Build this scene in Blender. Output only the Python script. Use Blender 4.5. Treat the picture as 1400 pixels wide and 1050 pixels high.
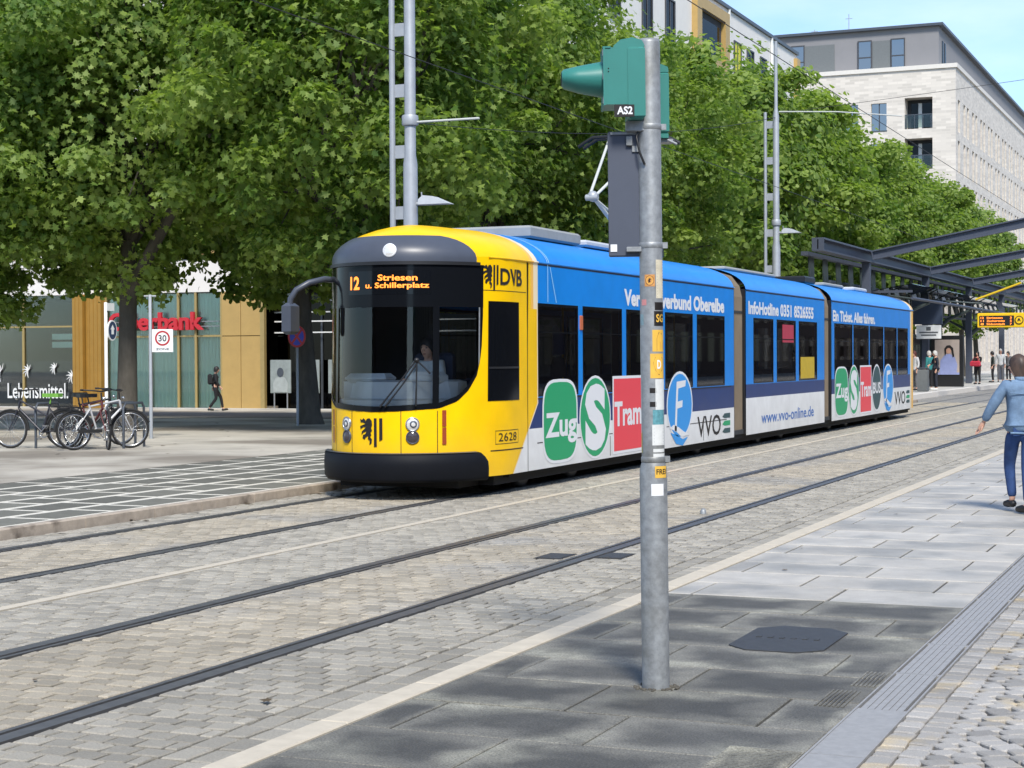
import bpy, bmesh, math, random
import numpy as np
from mathutils import Vector, Matrix
from mathutils.geometry import tessellate_polygon

random.seed(7); RNG = np.random.default_rng(7)
for o in list(bpy.data.objects): bpy.data.objects.remove(o)
SC = bpy.context.scene; COL = SC.collection
PI = math.pi; rad = math.radians

# ------------------------------------------------------------------ camera, sky, sun, exposure
YAW, PITCH, ROLL = 0.4021, -0.0157, 0.0052
cd = bpy.data.cameras.new('camera'); cam = bpy.data.objects.new('camera', cd); COL.objects.link(cam)
cd.sensor_width = 36; cd.lens = 36 * 2353.1 / 1400; cd.clip_end = 2000; cd.clip_start = .1
fw = Vector((-math.sin(YAW) * math.cos(PITCH), math.cos(YAW) * math.cos(PITCH), math.sin(PITCH)))
rt = Vector((math.cos(YAW), math.sin(YAW), 0)); up = rt.cross(fw)
r2 = math.cos(ROLL) * rt - math.sin(ROLL) * up; u2 = math.sin(ROLL) * rt + math.cos(ROLL) * up
m = Matrix((r2, u2, -fw)).transposed().to_4x4(); m.translation = (0, 0, 1.6916)
cam.matrix_world = m; SC.camera = cam

SUN_EL = rad(47); SUN_DIR = Vector((.52, -.855, 0)).normalized()          # horizontal direction towards the sun
wd = bpy.data.worlds.new('World'); SC.world = wd; wd.use_nodes = True
nt = wd.node_tree; bg = nt.nodes['Background']
sk = nt.nodes.new('ShaderNodeTexSky'); sk.sky_type = 'NISHITA'; sk.sun_disc = False
sk.sun_elevation = SUN_EL; sk.sun_rotation = math.atan2(SUN_DIR.x, SUN_DIR.y)
sk.air_density = 1.0; sk.dust_density = .35; sk.ozone_density = 2.0
tc = nt.nodes.new('ShaderNodeTexCoord'); mp = nt.nodes.new('ShaderNodeMapping'); mp.inputs['Scale'].default_value = (1, 1, 3.2)
nz = nt.nodes.new('ShaderNodeTexNoise'); nz.inputs['Scale'].default_value = 2.6; nz.inputs['Detail'].default_value = 7; nz.inputs['Roughness'].default_value = .55
cr = nt.nodes.new('ShaderNodeValToRGB'); cr.color_ramp.elements[0].position = .42; cr.color_ramp.elements[1].position = .78
cr.color_ramp.elements[0].color = (.02, .02, .02, 1); cr.color_ramp.elements[1].color = (.60, .60, .60, 1)
mx = nt.nodes.new('ShaderNodeMix'); mx.data_type = 'RGBA'
mx.inputs[7].default_value = (6.4, 6.9, 7.3, 1)
nt.links.new(tc.outputs['Generated'], mp.inputs[0]); nt.links.new(mp.outputs[0], nz.inputs['Vector'])
nt.links.new(nz.outputs[0], cr.inputs[0]); nt.links.new(cr.outputs[0], mx.inputs[0])
tn = nt.nodes.new('ShaderNodeVectorMath'); tn.operation = 'MULTIPLY'; tn.inputs[1].default_value = (.72, .86, 1.03)
nt.links.new(sk.outputs[0], tn.inputs[0]); nt.links.new(tn.outputs[0], mx.inputs[6]); nt.links.new(mx.outputs[2], bg.inputs[0])
bg.inputs[1].default_value = .125
sl = bpy.data.lights.new('sun', 'SUN'); so = bpy.data.objects.new('sun', sl); COL.objects.link(so)
sl.energy = 2.9; sl.angle = rad(13); sl.color = (1, .95, .86)
sd = Vector((SUN_DIR.x * math.cos(SUN_EL), SUN_DIR.y * math.cos(SUN_EL), math.sin(SUN_EL)))
so.rotation_euler = sd.to_track_quat('Z', 'Y').to_euler()
SC.view_settings.view_transform = 'Standard'; SC.view_settings.look = 'None'
SC.view_settings.exposure = 0.72; SC.view_settings.gamma = 1; SC.view_settings.use_curve_mapping = False
SC.cycles.max_bounces = 8; SC.cycles.transparent_max_bounces = 12

# ------------------------------------------------------------------ materials
def L(r, g, b):
    f = lambda c: (c / 255 / 12.92) if c <= 10 else ((c / 255 + .055) / 1.055) ** 2.4
    return (f(r), f(g), f(b))
def mat(name, rgb, rough=.6, metal=0, var=.12, scale=6, bump=0, bscale=60, rnd=0, spec=.5, emit=0, stretch=None, dirt=None, speck=None):
    M = bpy.data.materials.new(name); M.use_nodes = True; t = M.node_tree; n = t.nodes; lk = t.links.new
    b = n['Principled BSDF']; b.inputs['Roughness'].default_value = rough; b.inputs['Metallic'].default_value = metal
    b.inputs['Specular IOR Level'].default_value = spec; b.inputs['Base Color'].default_value = (*rgb, 1)
    c = n.new('ShaderNodeTexCoord'); src = c.outputs['Object']
    if stretch:
        mp = n.new('ShaderNodeMapping'); mp.inputs['Scale'].default_value = stretch; lk(src, mp.inputs[0]); src = mp.outputs[0]
    out = None
    if var:
        z = n.new('ShaderNodeTexNoise'); z.inputs['Scale'].default_value = scale; z.inputs['Detail'].default_value = 6; z.inputs['Roughness'].default_value = .65
        lk(src, z.inputs['Vector'])
        r = n.new('ShaderNodeMapRange'); r.inputs[1].default_value = .25; r.inputs[2].default_value = .75
        r.inputs[3].default_value = 1 - var; r.inputs[4].default_value = 1 + var; lk(z.outputs[0], r.inputs[0]); out = r.outputs[0]
    if rnd:
        oi = n.new('ShaderNodeObjectInfo'); at = n.new('ShaderNodeAttribute'); at.attribute_name = 'rnd'
        a = n.new('ShaderNodeMath'); a.operation = 'ADD'; lk(oi.outputs['Random'], a.inputs[0]); lk(at.outputs['Fac'], a.inputs[1])
        f = n.new('ShaderNodeMath'); f.operation = 'FRACT'; lk(a.outputs[0], f.inputs[0])
        r = n.new('ShaderNodeMapRange'); r.inputs[3].default_value = 1 - rnd; r.inputs[4].default_value = 1 + rnd; lk(f.outputs[0], r.inputs[0])
        if out is not None:
            q = n.new('ShaderNodeMath'); q.operation = 'MULTIPLY'; lk(out, q.inputs[0]); lk(r.outputs[0], q.inputs[1]); out = q.outputs[0]
        else: out = r.outputs[0]
    if speck:
        z = n.new('ShaderNodeTexNoise'); z.inputs['Scale'].default_value = speck[0]; z.inputs['Detail'].default_value = 2; z.inputs['Roughness'].default_value = .8
        g = n.new('ShaderNodeNewGeometry'); lk(g.outputs['Position'], z.inputs['Vector'])
        r = n.new('ShaderNodeMapRange'); r.inputs[1].default_value = .32; r.inputs[2].default_value = .68; r.inputs[3].default_value = 1 - speck[1]; r.inputs[4].default_value = 1 + speck[1]; lk(z.outputs[0], r.inputs[0])
        if out is not None:
            q = n.new('ShaderNodeMath'); q.operation = 'MULTIPLY'; lk(out, q.inputs[0]); lk(r.outputs[0], q.inputs[1]); out = q.outputs[0]
        else: out = r.outputs[0]
    col = None
    if out is not None:
        v = n.new('ShaderNodeVectorMath'); v.operation = 'SCALE'; v.inputs[0].default_value = rgb; lk(out, v.inputs['Scale']); col = v.outputs[0]
    if dirt:                                                      # (colour, noise scale, low, high): stains with a shape of their own
        z = n.new('ShaderNodeTexNoise'); z.inputs['Scale'].default_value = dirt[1]; z.inputs['Detail'].default_value = 5
        g = n.new('ShaderNodeNewGeometry'); lk(g.outputs['Position'], z.inputs['Vector'])
        r = n.new('ShaderNodeMapRange'); r.inputs[1].default_value = dirt[2]; r.inputs[2].default_value = dirt[3]; lk(z.outputs[0], r.inputs[0])
        x = n.new('ShaderNodeMix'); x.data_type = 'RGBA'; lk(r.outputs[0], x.inputs[0])
        if col is not None: lk(col, x.inputs[6])
        else: x.inputs[6].default_value = (*rgb, 1)
        if out is not None:
            v2 = n.new('ShaderNodeVectorMath'); v2.operation = 'SCALE'; v2.inputs[0].default_value = dirt[0]; lk(out, v2.inputs['Scale']); lk(v2.outputs[0], x.inputs[7])
        else: x.inputs[7].default_value = (*dirt[0], 1)
        col = x.outputs[2]
    if col is not None: lk(col, b.inputs['Base Color'])
    if bump:
        z = n.new('ShaderNodeTexNoise'); z.inputs['Scale'].default_value = bscale; z.inputs['Detail'].default_value = 4; lk(src, z.inputs['Vector'])
        bp = n.new('ShaderNodeBump'); bp.inputs['Strength'].default_value = bump; bp.inputs['Distance'].default_value = .01
        lk(z.outputs[0], bp.inputs['Height']); lk(bp.outputs[0], b.inputs['Normal'])
    if emit:
        b.inputs['Emission Color'].default_value = (*rgb, 1); b.inputs['Emission Strength'].default_value = emit
    return M
def glass(name, tint, refl=1.0, rough=.02):
    M = bpy.data.materials.new(name); M.use_nodes = True; t = M.node_tree; n = t.nodes; lk = t.links.new
    n.remove(n['Principled BSDF']); o = n['Material Output']
    tr = n.new('ShaderNodeBsdfTransparent'); tr.inputs[0].default_value = (*tint, 1)
    gl = n.new('ShaderNodeBsdfGlossy'); gl.inputs['Roughness'].default_value = rough; gl.inputs[0].default_value = (refl, refl, refl, 1)
    fr = n.new('ShaderNodeFresnel'); fr.inputs[0].default_value = 1.5
    x = n.new('ShaderNodeMixShader'); lk(fr.outputs[0], x.inputs[0]); lk(tr.outputs[0], x.inputs[1]); lk(gl.outputs[0], x.inputs[2]); lk(x.outputs[0], o.inputs[0])
    return M
def leafmat(name, a, b, trans=.35):
    M = bpy.data.materials.new(name); M.use_nodes = True; t = M.node_tree; n = t.nodes; lk = t.links.new
    p = n['Principled BSDF']; o = n['Material Output']; p.inputs['Roughness'].default_value = .5; p.inputs['Specular IOR Level'].default_value = .28
    at = n.new('ShaderNodeAttribute'); at.attribute_name = 'rnd'
    x = n.new('ShaderNodeMix'); x.data_type = 'RGBA'; x.inputs[6].default_value = (*a, 1); x.inputs[7].default_value = (*b, 1); lk(at.outputs['Fac'], x.inputs[0])
    tl = n.new('ShaderNodeBsdfTranslucent'); lk(x.outputs[2], p.inputs['Base Color'])
    v = n.new('ShaderNodeVectorMath'); v.operation = 'MULTIPLY'; v.inputs[1].default_value = (1.25, 1.35, .6); lk(x.outputs[2], v.inputs[0]); lk(v.outputs[0], tl.inputs[0])
    s = n.new('ShaderNodeMixShader'); s.inputs[0].default_value = trans; lk(p.outputs[0], s.inputs[1]); lk(tl.outputs[0], s.inputs[2]); lk(s.outputs[0], o.inputs[0])
    return M
def paver_far(name, rgb, joint, bw, bh, mortar=.012):              # beyond the last built stone the material takes over
    M = mat(name, rgb, .8, var=.0); t = M.node_tree; n = t.nodes; lk = t.links.new; b = n['Principled BSDF']
    g = n.new('ShaderNodeNewGeometry'); br = n.new('ShaderNodeTexBrick'); br.inputs['Scale'].default_value = 1
    br.inputs['Brick Width'].default_value = bw; br.inputs['Row Height'].default_value = bh; br.inputs['Mortar Size'].default_value = mortar
    br.inputs['Color1'].default_value = (*[c * .88 for c in rgb], 1); br.inputs['Color2'].default_value = (*[c * 1.1 for c in rgb], 1); br.inputs['Mortar'].default_value = (*joint, 1)
    lk(g.outputs['Position'], br.inputs['Vector']); lk(br.outputs['Color'], b.inputs['Base Color'])
    return M
def slab_stain(M, edge, noise, lo, hi):                                # dried pale margins round each slab
    t = M.node_tree; n = t.nodes; lk = t.links.new; b = n['Principled BSDF']; old = b.inputs['Base Color'].links[0].from_socket
    c = n.new('ShaderNodeTexCoord'); s = n.new('ShaderNodeSeparateXYZ'); lk(c.outputs['Generated'], s.inputs[0])
    def m(op, a, bb):
        q = n.new('ShaderNodeMath'); q.operation = op
        for i, v in enumerate((a, bb)):
            if isinstance(v, (int, float)): q.inputs[i].default_value = v
            else: lk(v, q.inputs[i])
        return q.outputs[0]
    d = m('MINIMUM', m('MINIMUM', s.outputs[0], m('SUBTRACT', 1, s.outputs[0])), m('MULTIPLY', m('MINIMUM', s.outputs[1], m('SUBTRACT', 1, s.outputs[1])), .75))
    z = n.new('ShaderNodeTexNoise'); z.inputs['Scale'].default_value = noise; z.inputs['Detail'].default_value = 4; g = n.new('ShaderNodeNewGeometry'); lk(g.outputs['Position'], z.inputs['Vector'])
    f = m('ADD', d, m('MULTIPLY', m('SUBTRACT', z.outputs[0], .5), .45))
    r = n.new('ShaderNodeMapRange'); r.interpolation_type = 'SMOOTHSTEP'; r.inputs[1].default_value = lo; r.inputs[2].default_value = hi; lk(f, r.inputs[0])
    x = n.new('ShaderNodeMix'); x.data_type = 'RGBA'; lk(r.outputs[0], x.inputs[0])
    e = n.new('ShaderNodeVectorMath'); e.operation = 'MULTIPLY'; e.inputs[1].default_value = edge; lk(old, e.inputs[0]); lk(e.outputs[0], x.inputs[6]); lk(old, x.inputs[7]); lk(x.outputs[2], b.inputs['Base Color'])
def livery(name, yel=None, tail=None, white=.78, navy=1.17):
    M = bpy.data.materials.new(name); M.use_nodes = True; t = M.node_tree; n = t.nodes; lk = t.links.new; b = n['Principled BSDF']
    b.inputs['Roughness'].default_value = .3; b.inputs['Specular IOR Level'].default_value = .18; b.inputs['Coat Weight'].default_value = .03; b.inputs['Coat Roughness'].default_value = .1
    c = n.new('ShaderNodeTexCoord'); s = n.new('ShaderNodeSeparateXYZ'); lk(c.outputs['Object'], s.inputs[0])
    T, Z = s.outputs[1], s.outputs[2]
    def mth(op, a, bb):
        q = n.new('ShaderNodeMath'); q.operation = op
        for i, v in enumerate((a, bb)):
            if isinstance(v, (int, float)): q.inputs[i].default_value = v
            else: lk(v, q.inputs[i])
        return q.outputs[0]
    def mixc(f, a, bb):
        q = n.new('ShaderNodeMix'); q.data_type = 'RGBA'; lk(f, q.inputs[0])
        for i, v in ((6, a), (7, bb)):
            if isinstance(v, tuple): q.inputs[i].default_value = (*v, 1)
            else: lk(v, q.inputs[i])
        return q.outputs[2]
    BLUE, NAVY, WHITE, YEL, ORG, PALE = L(4, 134, 224), L(24, 54, 112), L(236, 237, 236), L(252, 200, 8), L(246, 190, 90), L(244, 226, 190)
    col = mixc(mth('GREATER_THAN', Z, navy), mixc(mth('GREATER_THAN', Z, white), WHITE, NAVY), BLUE)
    if yel is not None:
        ty = mth('ADD', mth('MULTIPLY', mth('MINIMUM', Z, 1.1), .95), 1.25)          # 1.49 at the sill .. 2.29
        ty = mth('SUBTRACT', ty, mth('MULTIPLY', mth('MAXIMUM', mth('SUBTRACT', Z, 2.9), 0), .55))
        up_ = mth('GREATER_THAN', Z, 2.3)
        d = mth('SUBTRACT', T, ty)
        col = mixc(mth('LESS_THAN', d, 0), col, PALE)
        col = mixc(mth('LESS_THAN', d, mth('ADD', mth('MULTIPLY', up_, -.12), -.03)), col, ORG)
        col = mixc(mth('LESS_THAN', d, mth('ADD', mth('MULTIPLY', up_, -.2), -.04)), col, YEL)
    if tail is not None:
        d = mth('SUBTRACT', T, tail); col = mixc(mth('GREATER_THAN', d, -.18), col, PALE); col = mixc(mth('GREATER_THAN', d, 0.0), col, ORG)
    dz = n.new('ShaderNodeTexNoise'); dz.inputs['Scale'].default_value = 3.0; dz.inputs['Detail'].default_value = 8; dz.inputs['Roughness'].default_value = .7; lk(c.outputs['Object'], dz.inputs['Vector'])
    gr = n.new('ShaderNodeMapRange'); gr.inputs[1].default_value = .95; gr.inputs[2].default_value = .2; gr.inputs[3].default_value = 0; gr.inputs[4].default_value = .55; lk(mth('ADD', Z, mth('MULTIPLY', mth('SUBTRACT', dz.outputs[0], .5), 1.2)), gr.inputs[0])
    col = mixc(mth('MULTIPLY', gr.outputs[0], .32), col, (.20, .17, .14))
    z = n.new('ShaderNodeTexNoise'); z.inputs['Scale'].default_value = 2.5; z.inputs['Detail'].default_value = 6; lk(c.outputs['Object'], z.inputs['Vector'])
    r = n.new('ShaderNodeMapRange'); r.inputs[1].default_value = .3; r.inputs[2].default_value = .7; r.inputs[3].default_value = .90; r.inputs[4].default_value = 1.03; lk(z.outputs[0], r.inputs[0])
    v = n.new('ShaderNodeVectorMath'); v.operation = 'SCALE'; lk(col, v.inputs[0]); lk(r.outputs[0], v.inputs['Scale']); lk(v.outputs[0], b.inputs['Base Color'])
    return M

MT = dict(
    sett=mat('concrete_sett', (.325, .298, .245), .75, var=.16, scale=9, bump=.5, bscale=90, rnd=.2, dirt=((.345, .315, .255), .55, .48, .66), speck=(110, .16)),
    settwarm=mat('warm_concrete_sett', (.36, .315, .24), .78, var=.16, scale=9, bump=.5, bscale=90, rnd=.2, dirt=((.27, .255, .225), .5, .5, .66), speck=(110, .16)),
    joint=mat('joint_sand', (.05, .047, .042), .95, var=.2, scale=30),
    rail=mat('rail_steel', (.115, .112, .11), .45, .3, var=.25, scale=12),
    groove=mat('rail_filler', (.035, .034, .033), .85, var=.2, scale=20),
    slabdark=mat('dark_granite', (.076, .073, .064), .7, var=.25, scale=4, bump=.35, bscale=200, rnd=.22, dirt=((.15, .145, .12), 1.9, .52, .70), speck=(95, .45)),
    slablight=mat('light_granite', (.42, .395, .35), .55, spec=.3, var=.16, scale=3.5, bump=.1, bscale=160, rnd=.12, dirt=((.31, .30, .275), 1.3, .46, .62), speck=(100, .1)),
    kerbnear=mat('pale_kerb', (.52, .46, .36), .8, var=.12, scale=8, bump=.2),
    cobble=mat('cobble_granite', (.37, .35, .32), .8, var=.18, scale=14, bump=.5, bscale=70, rnd=.24, dirt=((.44, .37, .26), 3.2, .54, .66), speck=(160, .18)),
    cobblejoint=mat('cobble_joint', (.09, .082, .066), .95, var=.3, scale=20),
    steel=mat('drain_steel', (.34, .33, .315), .55, .15, var=.15, scale=20),
    steeldk=mat('drain_gap', (.12, .12, .125), .7, var=.1),
    cover=mat('cast_cover', (.055, .056, .058), .6, .2, var=.2, scale=15, bump=.3, bscale=120),
    kerb=mat('sandstone_kerb', (.40, .335, .265), .85, var=.25, scale=7, bump=.3, dirt=((.10, .075, .055), 2.3, .58, .7)),
    plazaslab=mat('plaza_slab', (.145, .14, .115), .75, var=.22, scale=5, bump=.2, rnd=.2),
    plazajoint=mat('plaza_joint', (.62, .585, .50), .9, var=.1, scale=20),
    earth=mat('bound_gravel', (.46, .42, .35), .95, var=.22, scale=.9, bump=.4, bscale=40, dirt=((.225, .195, .155), .28, .44, .58)),
    asphalt=mat('asphalt', (.10, .10, .10), .9, var=.15, scale=3, bump=.2),
    ground=mat('far_ground', (.2, .19, .17), .9, var=.1),
    bark=mat('bark', (.085, .075, .06), .9, var=.4, scale=5, bump=.9, bscale=16, stretch=(1, 1, .35)),
    galv=mat('galvanised_steel', (.30, .315, .325), .5, .35, var=.3, scale=26, bump=.08, bscale=50, dirt=((.20, .20, .185), 3, .55, .75)),
    teal=mat('green_signal_paint', L(50, 124, 115), .42, var=.08, scale=5),
    darkgrey=mat('dark_grey_plate', L(72, 78, 92), .55, var=.1, scale=3),
    black=mat('black_plastic', (.012, .012, .013), .45, var=.0),
    blackgl=mat('black_gloss', (.005, .006, .008), .08, var=0, spec=.3),
    bumper=mat('bumper_rubber', (.008, .009, .012), .55, spec=.12, var=.15, scale=4),
    capgrey=mat('grey_cap', L(70, 75, 86), .38, var=.08, scale=4),
    yellow=mat('tram_yellow', L(252, 200, 8), .22, var=.05, scale=2.5),
    white=mat('white_print', (.80, .81, .82), .4, var=.0),
    offwhite=mat('white_paint', (.72, .72, .70), .5, var=.06),
    green=mat('green_print', L(18, 160, 102), .4, var=0), red=mat('red_print', L(236, 66, 78), .4, var=0),
    skyb=mat('light_blue_print', L(40, 150, 226), .4, var=0), bluetx=mat('blue_print', L(50, 110, 186), .4, var=0),
    teald=mat('dark_teal_print', L(36, 74, 80), .4, var=0), paleb=mat('pale_line', L(160, 214, 246), .4, var=0),
    ink=mat('dark_ink', (.012, .009, .008), .5, var=0), led=mat('led_orange', (1.0, .26, .03), .5, var=0, emit=1.0),
    under=mat('underframe', (.012, .012, .012), .8, var=.2), rubber=mat('bellows', L(112, 100, 84), .75, var=.15, scale=3),
    interior=mat('tram_interior', (.035, .037, .04), .8, var=.1), dash=mat('dashboard', (.58, .60, .62), .55, var=.06), seat=mat('seat_fabric', (.05, .06, .10), .85, var=.2),
    lens=mat('headlight_lens', (.78, .76, .72), .12, .3, var=.0), lensdk=mat('fog_lens', (.06, .05, .055), .1, var=0), orange=mat('amber_lens', (.30, .055, .02), .25, var=.1, scale=20),
    roofeq=mat('roof_box', (.30, .31, .30), .6, var=.1), roofpale=mat('roof_lid', (.50, .52, .54), .5, var=.08),
    frit=mat('window_frit', (.006, .007, .009), .12, var=0, spec=.15),
    paneT=glass('tinted_pane', (.26, .27, .28), .9), paneW=glass('windscreen_pane', (.84, .88, .88)), paneB=glass('shop_pane', (.97, 1, .98), .8), shelterglass=glass('shelter_glass', (.66, .74, .72), .9),
    facade=mat('white_facade', L(222, 217, 210), .8, var=.05, scale=1.2), brickB=None,
    gold=mat('gold_panel', L(184, 152, 92), .5, .15, var=.08, scale=2), goldcol=mat('gold_column', L(166, 126, 56), .42, .25, var=.1, scale=2),
    goldfr=mat('gold_frame', L(170, 148, 96), .45, .3, var=.08), curtain=mat('green_curtain', L(206, 236, 216), .8, var=.12, scale=2.2, stretch=(14, 14, .3)),
    winfr=mat('window_frame', (.05, .052, .058), .5, var=.05), windark=glass('dark_window', (.10, .12, .14), .45), skywin=None, room=mat('room_dark', (.05, .05, .055), .9, var=.1),
    shoproom=mat('shop_interior', (.028, .03, .028), .9, var=.3, scale=1), banner=mat('shop_banner', (.016, .02, .03), .5, var=.1),
    redsign=mat('red_letter', (.52, .022, .032), .4, var=.06), stone=mat('pale_sill', (.52, .50, .46), .8, var=.08),
    penthouse=mat('grey_render', (.225, .22, .225), .8, var=.06, scale=.6), coping=mat('stone_coping', (.66, .62, .56), .8, var=.05), metaldk=mat('dark_metal', (.075, .085, .10), .45, .3, var=.1),
    yellowbl=mat('yellow_blind', L(206, 200, 60), .7, var=.05),
    mast=mat('mast_grey', (.36, .38, .40), .5, .25, var=.12, scale=6), wire=mat('wire', (.03, .03, .03), .6, .3, var=0), wirepale=mat('pale_arm', (.55, .56, .52), .5, var=.05),
    shelter=mat('shelter_steel', L(74, 80, 94), .5, .15, var=.1), shelterdk=mat('shelter_dark_green', (.045, .062, .062), .5, .1, var=.15),
    signwhite=mat('sign_white', (.74, .75, .74), .45, var=.03), signred=mat('sign_red', (.42, .02, .025), .4, var=0), signblue=mat('sign_blue', (.03, .05, .42), .4, var=0),
    tyre=mat('tyre', (.014, .014, .014), .8, var=.1), chrome=mat('chrome', (.5, .5, .5), .25, .9, var=0),
    poster=mat('poster_face', L(188, 172, 160), .5, var=.12, scale=3), lilac=mat('lilac_print', L(150, 160, 205), .5, var=.1), binm=mat('bin_grey', (.14, .15, .15), .6, var=.1),
    skin=mat('skin', L(206, 160, 136), .5, var=.06, scale=12), hairbr=mat('brown_hair', (.06, .036, .025), .5, var=.7, scale=25, stretch=(1, 1, .3)), hairdk=mat('dark_hair', (.014, .011, .01), .55, var=.3, scale=20), hairgr=mat('grey_hair', (.5, .48, .45), .6, var=.2, scale=20),
    denim=mat('denim', L(104, 128, 154), .85, var=.3, scale=11, bump=.4, bscale=30), jeans=mat('jeans', L(40, 66, 112), .85, var=.32, scale=8, bump=.4, bscale=26), shoe=mat('shoe', (.012, .012, .014), .5, var=0), shoew=mat('white_shoe', (.66, .66, .64), .6, var=0),
)
def cloth(name, rgb): return mat(name, rgb, .85, var=.18, scale=9, bump=.3, bscale=24)
def brick_mat():
    M = mat('pale_brick', L(206, 199, 188), .85, var=0); t = M.node_tree; n = t.nodes; lk = t.links.new; b = n['Principled BSDF']
    g = n.new('ShaderNodeTexCoord'); mp = n.new('ShaderNodeMapping'); mp.inputs['Rotation'].default_value = (rad(90), 0, 0)
    s = n.new('ShaderNodeSeparateXYZ'); lk(g.outputs['Object'], s.inputs[0]); a = n.new('ShaderNodeMath'); a.operation = 'ADD'; lk(s.outputs[0], a.inputs[0]); lk(s.outputs[1], a.inputs[1])
    c = n.new('ShaderNodeCombineXYZ'); lk(a.outputs[0], c.inputs[0]); lk(s.outputs[2], c.inputs[1])
    br = n.new('ShaderNodeTexBrick'); br.inputs['Scale'].default_value = 1; br.inputs['Brick Width'].default_value = .8; br.inputs['Row Height'].default_value = .22; br.inputs['Mortar Size'].default_value = .02
    c0 = L(206, 198, 187); br.inputs['Color1'].default_value = (*[v * .86 for v in c0], 1); br.inputs['Color2'].default_value = (*[v * 1.12 for v in c0], 1); br.inputs['Mortar'].default_value = (*c0, 1)
    lk(c.outputs[0], br.inputs['Vector']); lk(br.outputs[0], b.inputs['Base Color']); return M
MT['winmatt'] = mat('dark_matt_window', (.05, .05, .055), .4, var=.2, scale=.3, rnd=.4, spec=.2)  # opaque dark panes in place of reflecting glass, tone varied per window
MT['darkbrick'] = mat('dark_brick', (.09, .06, .05), .9, var=.1, scale=3)
MT['brickB'] = brick_mat()
slab_stain(MT['slabdark'], (2.1, 2.08, 2.0), 3.0, .02, .24); slab_stain(MT['slablight'], (1.08, 1.07, 1.05), 4.0, .0, .22)
MT['skywin'] = glass('coated_window', (.10, .12, .15)); _n = MT['skywin'].node_tree.nodes; _n['Fresnel'].inputs[0].default_value = 3.2

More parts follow.
